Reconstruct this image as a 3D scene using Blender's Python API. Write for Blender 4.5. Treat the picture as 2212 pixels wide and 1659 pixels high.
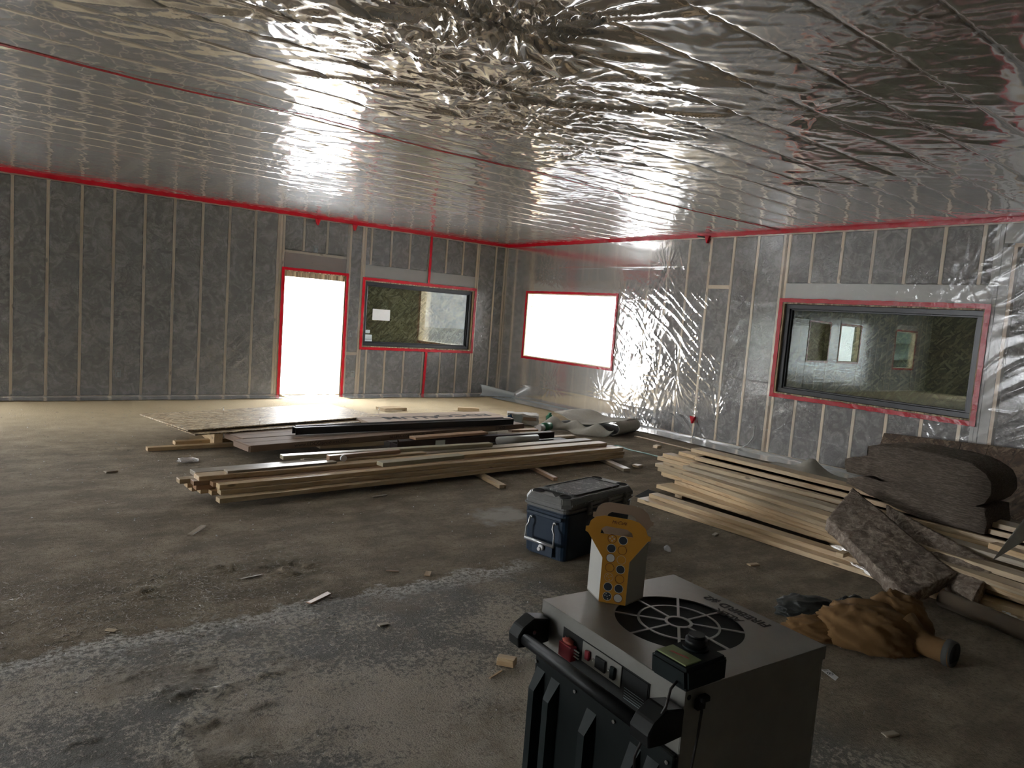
import bpy, bmesh, math, random
import numpy as np
from mathutils import Vector, Matrix
random.seed(7); rs = np.random.RandomState(5)
for o in list(bpy.data.objects): bpy.data.objects.remove(o)
S = bpy.context.scene; COL = S.collection

# ------------------------------------------------------------ camera, world, light
F_PX = 1532.7; YAW, PITCH, ROLL = 0.660519, 0.0937486, 0.0755810
CAM = np.array([-8.892235, -11.926789, 1.648686]); H = 3.131
_f = np.array([math.sin(YAW)*math.cos(PITCH), math.cos(YAW)*math.cos(PITCH), -math.sin(PITCH)])
_r0 = np.array([math.cos(YAW), -math.sin(YAW), 0.0]); _u0 = np.cross(_r0, _f)
_r = math.cos(ROLL)*_r0+math.sin(ROLL)*_u0; _u = -math.sin(ROLL)*_r0+math.cos(ROLL)*_u0
cd = bpy.data.cameras.new('camera'); cam = bpy.data.objects.new('camera', cd); COL.objects.link(cam)
cd.sensor_width = 36.0; cd.lens = F_PX/2212*36.0; cd.clip_start = 0.05; cd.clip_end = 300
m3 = Matrix(((_r[0], _u[0], -_f[0]), (_r[1], _u[1], -_f[1]), (_r[2], _u[2], -_f[2])))
cam.matrix_world = Matrix.Translation(Vector(CAM)) @ m3.to_4x4()
S.camera = cam
S.view_settings.view_transform = 'Standard'; S.view_settings.look = 'None'
S.view_settings.gamma = 1.0; S.view_settings.use_curve_mapping = False
S.view_settings.exposure = 0.28
SKY = 25.0
w = bpy.data.worlds.new('overcast_sky'); S.world = w; w.use_nodes = True
bg = w.node_tree.nodes['Background']; bg.inputs[0].default_value = (0.95, 0.975, 1.0, 1); bg.inputs[1].default_value = SKY

def portal(c, sx, sz, rot):
    l = bpy.data.lights.new('daylight_portal', 'AREA'); l.shape = 'RECTANGLE'; l.size = sx; l.size_y = sz
    l.cycles.is_portal = True
    o = bpy.data.objects.new('daylight_portal', l); COL.objects.link(o); o.location = c; o.rotation_euler = rot
R90 = math.pi/2
portal((-4.1, .2, 1.09), 1.0, 2.1, (-R90, 0, 0))
portal((-9.7, .2, 1.09), .9, 2.1, (-R90, 0, 0))  # serves the unseen doorway added for its light
portal((-14.2, .2, 1.5), 1.2, 1.2, (-R90, 0, 0))
portal((-18.3, .2, 1.5), 1.55, 1.2, (-R90, 0, 0))
portal((.2, -2.0, 1.51), 1.2, 2.4, (0, R90, 0))
portal((-20.7, -4.25, 1.2), 2.4, 3.5, (0, -R90, 0))  # serves the added opening in the unseen far-side wall

def ray(px, py): return _f+_r*(px-1106.0)/F_PX-_u*(py-829.5)/F_PX
def fl(px, py, z=0.0):
    d = ray(px, py); return CAM+d*((z-CAM[2])/d[2])
def onp(px, py, ax, v):
    d = ray(px, py); return CAM+d*((v-CAM[ax])/d[ax])

# ------------------------------------------------------------ materials
def NT(name):
    m = bpy.data.materials.new(name); m.use_nodes = True; t = m.node_tree
    for n in list(t.nodes): t.nodes.remove(n)
    out = t.nodes.new('ShaderNodeOutputMaterial')
    def N(kind, **kw):
        n = t.nodes.new('ShaderNode'+kind)
        for k, v in kw.items():
            if k.startswith('_'): setattr(n, k[1:], v)
            else:
                key = int(k[1:]) if k[0] == 'i' and k[1:].isdigit() else k.replace('__', ' ')
                s = n.inputs[key]
                if isinstance(v, bpy.types.NodeSocket): t.links.new(v, s)
                else: s.default_value = v
        return n
    def fin(s): t.links.new(s, out.inputs[0])
    return m, N, fin
def c4(c): return (c[0], c[1], c[2], 1.0)
def ramp(N, fac, stops):
    n = N('ValToRGB', i0=fac); e = n.color_ramp.elements
    while len(e) < len(stops): e.new(.5)
    for k, (p, c) in enumerate(stops):
        e[k].position = p; e[k].color = c4(c) if not isinstance(c, (int, float)) else (c, c, c, 1)
    return n.outputs[0]
def mixc(N, fac, a, b, bt='MIX'):
    n = N('MixRGB', _blend_type=bt); s = n.inputs
    for k, v in ((0, fac), (1, a), (2, b)):
        if isinstance(v, bpy.types.NodeSocket): n.id_data.links.new(v, s[k])
        elif isinstance(v, (int, float)): s[k].default_value = v if k == 0 else (v, v, v, 1)
        else: s[k].default_value = c4(v)
    return n.outputs[0]
def mth(N, op, a, b=0.0):
    n = N('Math', _operation=op, i0=a, i1=b); return n.outputs[0]
def coords(N, scale=(1, 1, 1), rot=(0, 0, 0), loc=(0, 0, 0), kind='Object', rnd=False):
    v = N('TexCoord').outputs[kind]
    if rnd:
        r = N('ObjectInfo').outputs['Random']
        r2 = mth(N, 'MULTIPLY', r, 37.0)
        cx = N('CombineXYZ', i0=r2, i1=r2, i2=r2).outputs[0]
        v = N('VectorMath', _operation='ADD', i0=v, i1=cx).outputs[0]
    return N('Mapping', i0=v, Location=loc, Rotation=rot, Scale=scale).outputs[0]
def noise(N, v, s, d=4, r=.55, dist=0.0): return N('TexNoise', Vector=v, Scale=s, Detail=d, Roughness=r, Distortion=dist).outputs[0]
def bump(N, h, st, dist=.01, nrm=None):
    kw = dict(Height=h, Strength=st, Distance=dist)
    n = N('Bump', **kw)
    if nrm is not None: n.id_data.links.new(nrm, n.inputs['Normal'])
    return n.outputs[0]
def plain(name, col, rough=.5, metal=0.0, spec=.5, var=.06, bs=.1, nscale=40, stretch=(1, 1, 1)):
    m, N, fin = NT(name); v = coords(N, scale=stretch)
    n = noise(N, v, nscale, 5)
    n2 = noise(N, v, nscale*.12, 4)
    c = mixc(N, mth(N, 'MULTIPLY', n, .8), tuple(x*(1-var) for x in col), tuple(min(1, x*(1+var)) for x in col))
    c = mixc(N, ramp(N, n2, [(.4, 0.0), (.65, var*2)]), c, tuple(x*.62+.008 for x in col))
    p = N('BsdfPrincipled', Base__Color=c, Roughness=rough, Metallic=metal, Normal=bump(N, n, bs, .002))
    p.inputs['Specular IOR Level'].default_value = spec
    fin(p.outputs[0]); return m

def mk_wood(name, base, dark, gscale=1.0, rough=.36, dirt=.25):
    m, N, fin = NT(name)
    v = coords(N, scale=(.7, 9, 9), rnd=True)
    w1 = noise(N, v, 2.4*gscale, 6, .6, 1.2)
    v2 = coords(N, scale=(2, 60, 60), rnd=True)
    w2 = noise(N, v2, 2, 3)
    c = ramp(N, w1, [(.3, tuple(x*.82 for x in base)), (.5, base), (.62, dark), (.7, base)])
    c = mixc(N, mth(N, 'MULTIPLY', w2, .35), c, dark)
    kv = coords(N, scale=(3.0, 9, 9), rnd=True)
    k = N('TexVoronoi', Vector=kv, Scale=1.0).outputs['Distance']
    kf = ramp(N, k, [(.07, 1.0), (.13, 0.0)])
    c = mixc(N, mth(N, 'MULTIPLY', kf, .8), c, tuple(x*.28 for x in dark))
    r = N('ObjectInfo').outputs['Random']
    tone = ramp(N, r, [(0, (.78, .8, .82)), (.5, (1, .97, .93)), (1, (1.12, 1.08, 1.0))])
    c = mixc(N, 1.0, c, tone, 'MULTIPLY')
    dn = noise(N, coords(N, scale=(1, 3, 3), rnd=True), 3.5, 5, .65)
    c = mixc(N, mth(N, 'MULTIPLY', ramp(N, dn, [(.45, 0.0), (.7, 1.0)]), dirt), c, (.2, .17, .13))
    p = N('BsdfPrincipled', Base__Color=c, Roughness=rough, Normal=bump(N, w2, .15, .001))
    p.inputs['Specular IOR Level'].default_value = .75
    fin(p.outputs[0]); return m
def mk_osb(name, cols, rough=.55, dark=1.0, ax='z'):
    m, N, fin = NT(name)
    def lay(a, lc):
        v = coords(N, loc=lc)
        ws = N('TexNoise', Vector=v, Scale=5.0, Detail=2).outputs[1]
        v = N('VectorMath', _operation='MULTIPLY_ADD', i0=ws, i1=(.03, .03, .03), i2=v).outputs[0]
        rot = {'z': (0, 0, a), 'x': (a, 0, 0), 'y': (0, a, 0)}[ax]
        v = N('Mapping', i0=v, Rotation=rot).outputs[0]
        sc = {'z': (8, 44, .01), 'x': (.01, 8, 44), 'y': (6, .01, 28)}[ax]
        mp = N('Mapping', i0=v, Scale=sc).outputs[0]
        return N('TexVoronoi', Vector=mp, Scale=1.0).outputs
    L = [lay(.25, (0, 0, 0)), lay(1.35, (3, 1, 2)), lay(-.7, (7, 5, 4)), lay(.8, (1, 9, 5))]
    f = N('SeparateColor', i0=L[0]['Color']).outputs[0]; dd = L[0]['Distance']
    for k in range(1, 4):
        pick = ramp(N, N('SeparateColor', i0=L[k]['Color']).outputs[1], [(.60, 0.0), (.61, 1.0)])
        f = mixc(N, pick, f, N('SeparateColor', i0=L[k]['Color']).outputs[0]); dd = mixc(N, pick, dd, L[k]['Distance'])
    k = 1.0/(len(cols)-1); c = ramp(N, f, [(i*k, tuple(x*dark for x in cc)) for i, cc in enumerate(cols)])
    c = mixc(N, 1.0, c, ramp(N, dd, [(.0, 1.0), (.5, .9), (.75, .5)]), 'MULTIPLY')
    p = N('BsdfPrincipled', Base__Color=c, Roughness=rough, Normal=bump(N, f, .5, .003))
    fin(p.outputs[0]); return m
def mk_batt(name, a, b, sc=1.0, stretch=(1, 1, 1), bs=.9):
    m, N, fin = NT(name)
    v = coords(N, scale=stretch, kind='Object', rnd=True)
    n1 = noise(N, v, 5.5*sc, 8, .62, 1.6)
    n2 = noise(N, v, 26*sc, 6, .7, .8)
    n3 = noise(N, v, 1.3*sc, 3, .5)
    c = ramp(N, n1, [(.3, tuple(x*.55 for x in a)), (.46, a), (.58, b), (.72, tuple(min(1, x*1.35) for x in b))])
    c = mixc(N, mth(N, 'MULTIPLY', ramp(N, n2, [(.35, 1.0), (.6, 0.0)]), .6), c, tuple(x*.5 for x in a))
    c = mixc(N, mth(N, 'MULTIPLY', n3, .5), c, tuple(x*.7 for x in a))
    hh = mixc(N, .5, n1, n2)
    p = N('BsdfPrincipled', Base__Color=c, Roughness=.95, Normal=bump(N, hh, bs, .03))
    p.inputs['Specular IOR Level'].default_value = .1
    fin(p.outputs[0]); return m
def mk_film(name, haze, hcol=(.8, .8, .78), gl=1.6, rough=.1, bs=.35, bscale=9, transl=0.0, tint=(1, 1, 1), wide=.0):
    m, N, fin = NT(name)
    v = coords(N)
    n = noise(N, v, bscale, 5, .55, .6)
    n2 = noise(N, N('Mapping', i0=v, Rotation=(0.3, .6, .5), Scale=(1, 5, 3)).outputs[0], bscale*1.1, 4, .6)
    hh = mixc(N, .5, n, n2)
    nr = bump(N, hh, bs, .010)
    t = N('BsdfTransparent', Color=c4(tint))
    d = N('BsdfDiffuse', Color=c4(hcol), Normal=nr)
    if transl > 0:
        tr = N('BsdfTranslucent', Color=c4(hcol), Normal=nr)
        d = N('MixShader', i0=transl, i1=d.outputs[0], i2=tr.outputs[0])
    hz = mth(N, 'ADD', haze, mth(N, 'MULTIPLY', mth(N, 'SUBTRACT', n, .5), .12))
    base = N('MixShader', i0=hz, i1=t.outputs[0], i2=d.outputs[0])
    g = N('BsdfGlossy', Color=(1, 1, 1, 1), Roughness=rough, Normal=nr)
    if wide > 0:
        g2 = N('BsdfGlossy', Color=(1, 1, 1, 1), Roughness=.5, Normal=nr); g = N('MixShader', i0=wide, i1=g.outputs[0], i2=g2.outputs[0])
    fr = N('Fresnel', IOR=1.5, Normal=nr)
    ff = mth(N, 'MINIMUM', mth(N, 'MULTIPLY', fr.outputs[0], gl), .92)
    fin(N('MixShader', i0=ff, i1=base.outputs[0], i2=g.outputs[0]).outputs[0]); return m
def mk_glass(name, k=3.4, tint=(.9, .95, .93)):
    m, N, fin = NT(name)
    t = N('BsdfTransparent', Color=c4(tint)); g = N('BsdfGlossy', Roughness=0.0, Color=(1, 1, 1, 1))
    ff = mth(N, 'MINIMUM', mth(N, 'MULTIPLY', N('Fresnel', IOR=1.5).outputs[0], k), .9)
    fin(N('MixShader', i0=ff, i1=t.outputs[0], i2=g.outputs[0]).outputs[0]); return m
def mk_floor():
    m, N, fin = NT('dusty_concrete')
    v = coords(N)
    xyz = N('SeparateXYZ', i0=v).outputs
    nbig = noise(N, v, .9, 5, .6); nmid = noise(N, v, 4.0, 8, .68); nfin = noise(N, v, 38, 6, .7); ngr = noise(N, v, 140, 3, .6)
    # dust boundary: bare concrete nearer than about y = -8.25 and left of x = -5.6
    e = mth(N, 'ADD', mth(N, 'MULTIPLY', mth(N, 'ADD', xyz[1], 8.27), -2.4), mth(N, 'MULTIPLY', mth(N, 'SUBTRACT', nmid, .5), 1.3))
    e2 = mth(N, 'ADD', mth(N, 'MULTIPLY', mth(N, 'ADD', xyz[0], 5.7), -1.5), mth(N, 'MULTIPLY', mth(N, 'SUBTRACT', nbig, .5), 1.2))
    bare = mth(N, 'MULTIPLY', ramp(N, e, [(0, 0.0), (.22, 1.0)]), ramp(N, e2, [(0, 0.0), (.45, 1.0)]))
    dust = ramp(N, nmid, [(.25, (.19, .155, .108)), (.5, (.30, .248, .178)), (.75, (.42, .355, .26))])
    dust = mixc(N, mth(N, 'MULTIPLY', ramp(N, nfin, [(.38, 1.0), (.5, 0.0)]), .4), dust, (.08, .062, .043))
    dust = mixc(N, ramp(N, noise(N, coords(N, scale=(1, 2.2, 1), rot=(0, 0, .5), loc=(2, 7, 0)), 1.7, 7, .7), [(.42, .55), (.56, 0.0)]), dust, (.13, .105, .075))
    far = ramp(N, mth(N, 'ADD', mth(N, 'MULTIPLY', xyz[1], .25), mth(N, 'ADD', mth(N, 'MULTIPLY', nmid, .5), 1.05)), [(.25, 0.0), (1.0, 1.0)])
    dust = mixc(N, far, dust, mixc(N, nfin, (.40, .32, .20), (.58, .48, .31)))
    conc = ramp(N, nbig, [(.3, (.125, .118, .098)), (.5, (.18, .172, .148)), (.7, (.25, .228, .185))])
    pale = ramp(N, mth(N, 'ADD', mth(N, 'MULTIPLY', nbig, .75), mth(N, 'MULTIPLY', nfin, .5)), [(.60, 0.0), (.66, 1.0)])
    conc = mixc(N, mth(N, 'MULTIPLY', pale, .85), conc, (.50, .44, .35))
    spk = ramp(N, ngr, [(.38, 1.0), (.46, 0.0)])
    conc = mixc(N, mth(N, 'MULTIPLY', spk, .45), conc, (.06, .055, .045))
    dpatch = ramp(N, mth(N, 'ADD', noise(N, coords(N, loc=(5, 1, 0)), 1.4, 6, .65), 0.0), [(.5, 0.0), (.6, 1.0)])
    conc = mixc(N, mth(N, 'MULTIPLY', dpatch, .75), conc, dust)
    # chalky residue along the edge of the dust and in one spill
    ed = mth(N, 'MULTIPLY', ramp(N, e, [(0, 0.0), (.12, 1.0), (.6, 0.0)]), ramp(N, nfin, [(.42, 0.0), (.55, 1.0)]))
    ed = mth(N, 'MULTIPLY', ed, ramp(N, noise(N, coords(N, loc=(9, 2, 0)), .9, 3), [(.38, 0.0), (.48, 1.0)]))
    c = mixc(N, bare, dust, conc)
    c = mixc(N, mth(N, 'MULTIPLY', mth(N, 'MULTIPLY', ed, ramp(N, e2, [(0, 0.0), (.3, 1.0)])), .85), c, (.72, .70, .65))
    dv = N('VectorMath', _operation='DISTANCE', i0=v, i1=(-5.33, -7.35, 0)).outputs['Value']
    sp = ramp(N, mth(N, 'ADD', dv, mth(N, 'MULTIPLY', mth(N, 'SUBTRACT', nmid, .5), .9)), [(.1, 1.0), (.3, 0.0)])
    c = mixc(N, mth(N, 'MULTIPLY', sp, .8), c, (.5, .48, .44))
    hh = mixc(N, .5, nfin, ngr)
    hh = mixc(N, .35, hh, nmid)
    rg = mixc(N, bare, .95, mixc(N, nmid, .5, .85))
    p = N('BsdfPrincipled', Base__Color=c, Roughness=rg, Normal=bump(N, hh, 1.0, .03))
    p.inputs['Specular IOR Level'].default_value = .3
    fin(p.outputs[0]); return m
M = {}
M['stud'] = mk_wood('framing_lumber', (.90, .77, .56), (.76, .58, .38), dirt=.03)
M['wood'] = mk_wood('pine_lumber', (.68, .54, .345), (.50, .34, .19), dirt=.15)
M['woodred'] = mk_wood('reddish_lumber', (.44, .28, .17), (.30, .17, .10), dirt=.3)
M['woodgreen'] = mk_wood('treated_lumber', (.44, .41, .29), (.30, .26, .17), dirt=.3)
M['woodgrey'] = mk_wood('weathered_lumber', (.42, .37, .29), (.28, .23, .17), dirt=.4)
M['header'] = mk_wood('header_lumber', (.70, .54, .35), (.58, .40, .24), dirt=.05)
M['headpink'] = mk_wood('stained_header', (.40, .25, .19), (.33, .2, .15), dirt=.05)
M['chord'] = mk_wood('fresh_chord_lumber', (.92, .80, .60), (.8, .64, .44), dirt=0.0)
M['headwhite'] = plain('white_header_wrap', (.6, .6, .57), .7)
OSBC = [(.16, .10, .05), (.32, .22, .12), (.48, .36, .2), (.62, .49, .3)]
M['osb'] = mk_osb('osb_tan', OSBC)
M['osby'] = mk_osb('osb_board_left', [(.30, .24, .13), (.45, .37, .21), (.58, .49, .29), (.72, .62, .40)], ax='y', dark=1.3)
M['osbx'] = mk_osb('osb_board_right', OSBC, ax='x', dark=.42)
M['osbpale'] = mk_osb('osb_pale', [(.36, .24, .13), (.55, .42, .25), (.7, .57, .37), (.85, .76, .58)], rough=.5)
M['osbdark'] = mk_osb('osb_dark', [(.09, .045, .02), (.17, .10, .055), (.26, .17, .1), (.36, .26, .16)], dark=.5, ax='x')
M['batt'] = mk_batt('wall_batt_fibre', (.125, .116, .112), (.34, .327, .315))
M['battb'] = mk_batt('loose_batt_fibre', (.36, .29, .235), (.62, .52, .43), 2.2, (1, 1, 1), 1.0)
M['battl'] = mk_batt('layered_batt_fibre', (.26, .21, .165), (.52, .43, .35), 2.0, (5, 1, 14), 1.0)
M['film'] = mk_film('wall_poly_film', .15, gl=1.6, rough=.12, wide=.12, bs=.2)
M['filmr'] = mk_film('wall_poly_film_glare', .25, gl=.95, rough=.09, wide=.10, bs=.12)  # extra haze stands in for glare off the right-wall film
M['filml'] = mk_film('wall_poly_film_glare_left', .16, hcol=(.85, .85, .84), gl=1.5, rough=.10, wide=.06, bs=.12)  # paler haze colour stands in for glare on this stretch of film
M['filmc'] = mk_film('ceiling_poly_film', .33, hcol=(.88, .84, .78), gl=1.9, rough=.10, wide=.18, bs=.05, bscale=6)
M['filmw'] = mk_film('opening_poly_film', .35, hcol=(.9, .9, .9), gl=1.2, rough=.15, transl=.6)
M['skirt'] = mk_film('floor_poly_film', .85, hcol=(.40, .44, .46), gl=1.8, rough=.2, bs=.5)
M['clear'] = mk_film('clear_wrap', .25, gl=2.5, rough=.08, bs=.8, bscale=30)
M['glass'] = mk_glass('window_glass', 1.9)
M['glassr'] = mk_glass('coated_window_glass', 1.9, (.8, .86, .82))
M['floor'] = mk_floor()
M['sheath'] = plain('dark_sheathing', (.16, .12, .08), .8)
M['snow'] = plain('snow', (.85, .87, .9), .8)
def mk_tape():
    m, N, fin = NT('red_sheathing_tape'); v = coords(N)
    n = noise(N, v, 40, 4); n2 = noise(N, v, 3, 4)
    c = mixc(N, n2, (.33, .002, .008), (.50, .004, .016))
    p = N('BsdfPrincipled', Base__Color=c, Roughness=.25, Normal=bump(N, n, .5, .006)); fin(p.outputs[0]); return m
M['tape'] = mk_tape()
M['black'] = plain('black_window_vinyl', (.018, .018, .02), .35, nscale=20)
M['trim'] = plain('black_metal_trim', (.02, .022, .026), .35, .3)
M['steel'] = plain('dark_brown_steel', (.045, .03, .03), .45, .4)
M['carton'] = plain('brown_cardboard', (.22, .15, .105), .75, nscale=12)
M['cartonpale'] = plain('dusty_cardboard', (.40, .31, .235), .7, nscale=8, var=.15)
M['ink'] = plain('black_ink', (.03, .025, .022), .7)
M['white'] = plain('white_paper', (.78, .78, .78), .6)
M['pale'] = plain('pale_sticker', (.6, .68, .7), .5)
M['boxpl'] = plain('grey_blue_plastic', (.3, .36, .38), .5)
M['tarp'] = plain('grey_tarp', (.36, .34, .29), .75, var=.2, bs=.4, nscale=25)
M['tarpd'] = plain('dark_tarp_lining', (.06, .06, .055), .7)
M['green'] = plain('green_plastic', (.01, .16, .07), .35)
M['teal'] = plain('teal_strap', (.10, .26, .2), .5)
M['blue'] = plain('navy_cooler_plastic', (.008, .025, .05), .45, var=.15, nscale=18)
def mk_lid():
    m, N, fin = NT('scuffed_cooler_lid'); v = coords(N)
    n = noise(N, v, 9, 8, .75, 2.5); s = noise(N, N('Mapping', i0=v, Rotation=(0, 0, .9), Scale=(3, 40, 3)).outputs[0], 3, 5, .7, 1.0)
    f = mth(N, 'MULTIPLY', ramp(N, n, [(.5, 0.0), (.56, 1.0)]), ramp(N, s, [(.48, 0.0), (.6, 1.0)]))
    c = mixc(N, mth(N, 'MULTIPLY', f, .85), mixc(N, n, (.04, .042, .04), (.075, .075, .07)), (.4, .4, .38))
    p = N('BsdfPrincipled', Base__Color=c, Roughness=.6, Normal=bump(N, s, .08, .001)); fin(p.outputs[0]); return m
M['lid'] = mk_lid()
M['lidrim'] = plain('dusty_cooler_rim', (.13, .13, .12), .5, var=.3, nscale=30)
M['alu'] = plain('worn_aluminium', (.55, .56, .56), .35, .7)
def mk_steel():
    m, N, fin = NT('brushed_sheet_metal'); v = coords(N)
    n = noise(N, N('Mapping', i0=v, Scale=(2, 2, 2)).outputs[0], 6, 6, .7); b = noise(N, N('Mapping', i0=v, Scale=(3, 160, 160)).outputs[0], 3, 2)
    c = mixc(N, n, (.24, .23, .215), (.38, .37, .35))
    c = mixc(N, ramp(N, noise(N, v, 3.2, 3), [(.66, 0.0), (.74, .45)]), c, (.28, .14, .09))
    rg = mixc(N, n, .34, .52)
    p = N('BsdfPrincipled', Base__Color=c, Metallic=.85, Roughness=rg, Normal=bump(N, b, .12, .001)); fin(p.outputs[0]); return m
M['metal'] = mk_steel()
M['rubber'] = plain('black_rubber', (.005, .0055, .006), .5, spec=.3)
M['dkgreen'] = plain('dark_green_plastic', (.0015, .0042, .0042), .6, spec=.2)
M['void'] = plain('dark_interior', (.006, .006, .006), .8)
M['ctl'] = plain('dark_teal_plastic', (.004, .009, .010), .55, spec=.25)
M['lcd'] = plain('olive_display_label', (.20, .24, .10), .5)
M['red'] = plain('red_plastic', (.25, .02, .03), .4)
M['redrust'] = plain('orange_red_paint', (.35, .06, .04), .5)
M['chrome'] = plain('bright_screw_metal', (.75, .75, .75), .25, 1.0)
M['yellow'] = plain('amber_card', (.44, .20, .013), .6, nscale=30, var=.04)
M['cardw'] = plain('white_card', (.50, .49, .46), .65, nscale=20, var=.05)
M['kraft'] = plain('kraft_card', (.26, .18, .12), .8)
M['navyink'] = plain('navy_ink', (.02, .025, .035), .6)
M['brownink'] = plain('brown_ink', (.12, .035, .015), .6)
M['duck'] = plain('brown_duck_canvas', (.185, .10, .032), .85, var=.2, bs=.5, nscale=30)
M['quilt'] = plain('black_quilted_lining', (.022, .026, .024), .55)
M['cable'] = plain('grey_cable', (.45, .45, .43), .5)
M['blkcable'] = plain('black_cable', (.02, .015, .015), .5)
M['tube'] = plain('brown_tube_card', (.12, .09, .06), .8)
M['bark'] = plain('tree_bark', (.09, .07, .05), .9)
M['needle'] = plain('frosted_needles', (.25, .32, .27), .9, var=.4, nscale=3)

# ------------------------------------------------------------ builders
def tag(o, label=None, cat=None, group=None, kind=None):
    if label: o['label'] = label
    if cat: o['category'] = cat
    if group: o['group'] = group
    if kind: o['kind'] = kind
    return o
def link(name, me, mat=None, parent=None, smooth=False):
    o = bpy.data.objects.new(name, me); COL.objects.link(o)
    if parent is not None: o.parent = parent
    if mat is not None:
        for mm in (mat if isinstance(mat, (list, tuple)) else [mat]): me.materials.append(M[mm] if isinstance(mm, str) else mm)
    if smooth: me.polygons.foreach_set('use_smooth', [True]*len(me.polygons))
    return o
def empty(name, loc=(0, 0, 0), rz=0.0):
    o = bpy.data.objects.new(name, None); COL.objects.link(o); o.location = loc; o.rotation_euler = (0, 0, rz); o.empty_display_size = .1; return o
def rawmesh(name, V, Fc):
    me = bpy.data.meshes.new(name); me.from_pydata([tuple(map(float, v)) for v in V], [], Fc); me.update(); return me
def bm_mesh(bm, name='m'):
    me = bpy.data.meshes.new(name); bmesh.ops.recalc_face_normals(bm, faces=bm.faces); bm.to_mesh(me); bm.free(); return me
def bx(bm, lo, hi, bev=0.0, seg=1, mat=None):
    r = bmesh.ops.create_cube(bm, size=1.0); vs = r['verts']
    for v in vs:
        for k in range(3): v.co[k] = lo[k] if v.co[k] < 0 else hi[k]
    if mat is not None:
        for v in vs: v.co = mat @ v.co
    if bev > 0:
        es = list({e for v in vs for e in v.link_edges})
        bmesh.ops.bevel(bm, geom=es, offset=bev, segments=seg, affect='EDGES', profile=.5)
def boxo(name, lo, hi, mat, parent=None, bev=0.0, seg=1):
    bm = bmesh.new(); bx(bm, lo, hi, bev, seg); return link(name, bm_mesh(bm, name), mat, parent)
def prism(name, pts, h0, h1, axis, mat, parent=None, bev=0.0, seg=1, smooth=False):
    """polygon in the plane normal to axis, extruded from h0 to h1"""
    bm = bmesh.new()
    def P(a, b, h): return {'x': (h, a, b), 'y': (a, h, b), 'z': (a, b, h)}[axis]
    v0 = [bm.verts.new(P(a, b, h0)) for a, b in pts]; f = bm.faces.new(v0)
    r = bmesh.ops.extrude_face_region(bm, geom=[f]); d = Vector(P(0, 0, h1))-Vector(P(0, 0, h0))
    bmesh.ops.translate(bm, vec=d, verts=[g for g in r['geom'] if isinstance(g, bmesh.types.BMVert)])
    if bev > 0: bmesh.ops.bevel(bm, geom=list(bm.edges), offset=bev, segments=seg, affect='EDGES')
    return link(name, bm_mesh(bm, name), mat, parent, smooth)
def tube(name, pts, r, mat, parent=None, n=8, caps=True):
    """tube along points; r is a number or one per point"""
    P = [Vector(p) for p in pts]; rr = r if isinstance(r, (list, tuple)) else [r]*len(P)
    V = []; Fc = []
    up = Vector((0, 0, 1)); prev = None
    for i, p in enumerate(P):
        t = (P[min(i+1, len(P)-1)]-P[max(i-1, 0)]).normalized()
        a = prev-t*prev.dot(t) if prev is not None else (up.cross(t) if abs(t.z) < .95 else Vector((1, 0, 0)).cross(t))
        a.normalize(); prev = a; b = t.cross(a)
        for k in range(n):
            th = 2*math.pi*k/n; V.append(p+a*rr[i]*math.cos(th)+b*rr[i]*math.sin(th))
    for i in range(len(P)-1):
        for k in range(n): Fc.append((i*n+k, i*n+(k+1) % n, (i+1)*n+(k+1) % n, (i+1)*n+k))
    if caps: Fc.append(tuple(range(n))[::-1]); Fc.append(tuple(range((len(P)-1)*n, len(P)*n)))
    return link(name, rawmesh(name, V, Fc), mat, parent, True)
def cyl(name, c, r, h, mat, parent=None, n=32, axis='z', r2=None, bev=0.0):
    bm = bmesh.new(); bmesh.ops.create_cone(bm, cap_ends=True, segments=n, radius1=r, radius2=r if r2 is None else r2, depth=h)
    if bev > 0: bmesh.ops.bevel(bm, geom=[e for e in bm.edges if len([f for f in e.link_faces if len(f.verts) > 4]) == 1], offset=bev, segments=2, affect='EDGES')
    if axis == 'x': bmesh.ops.rotate(bm, matrix=Matrix.Rotation(R90, 3, 'Y'), verts=bm.verts)
    if axis == 'y': bmesh.ops.rotate(bm, matrix=Matrix.Rotation(R90, 3, 'X'), verts=bm.verts)
    bmesh.ops.translate(bm, vec=Vector(c), verts=bm.verts)
    o = link(name, bm_mesh(bm, name), mat, parent)
    for p in o.data.polygons: p.use_smooth = len(p.vertices) == 4
    return o
def shape2d(name, loops, ext, mat, parent=None, mtx=None):
    """filled 2D outline with holes, extruded by +-ext"""
    cu = bpy.data.curves.new(name, 'CURVE'); cu.dimensions = '2D'; cu.fill_mode = 'BOTH'; cu.extrude = ext
    for L in loops:
        sp = cu.splines.new('POLY'); sp.points.add(len(L)-1); sp.use_cyclic_u = True
        for k, (a, b) in enumerate(L): sp.points[k].co = (a, b, 0, 1)
    t = bpy.data.objects.new('t', cu); COL.objects.link(t)
    me = bpy.data.meshes.new_from_object(t.evaluated_get(bpy.context.evaluated_depsgraph_get())); bpy.data.objects.remove(t)
    if mtx is not None: me.transform(mtx)
    me.materials.clear(); me.name = name
    return link(name, me, mat, parent)
def text(name, s, size, mat, mtx, parent=None, ext=.0005, shear=0.0, sx=1.0, bold=0.0):
    cu = bpy.data.curves.new(name, 'FONT'); cu.body = s; cu.size = size; cu.extrude = ext; cu.shear = shear; cu.align_x = 'CENTER'; cu.align_y = 'CENTER'; cu.offset = bold
    t = bpy.data.objects.new('t', cu); COL.objects.link(t)
    me = bpy.data.meshes.new_from_object(t.evaluated_get(bpy.context.evaluated_depsgraph_get())); bpy.data.objects.remove(t)
    me.transform(mtx @ Matrix.Diagonal((sx, 1, 1, 1))); me.materials.clear()
    return link(name, me, mat, parent)
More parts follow.
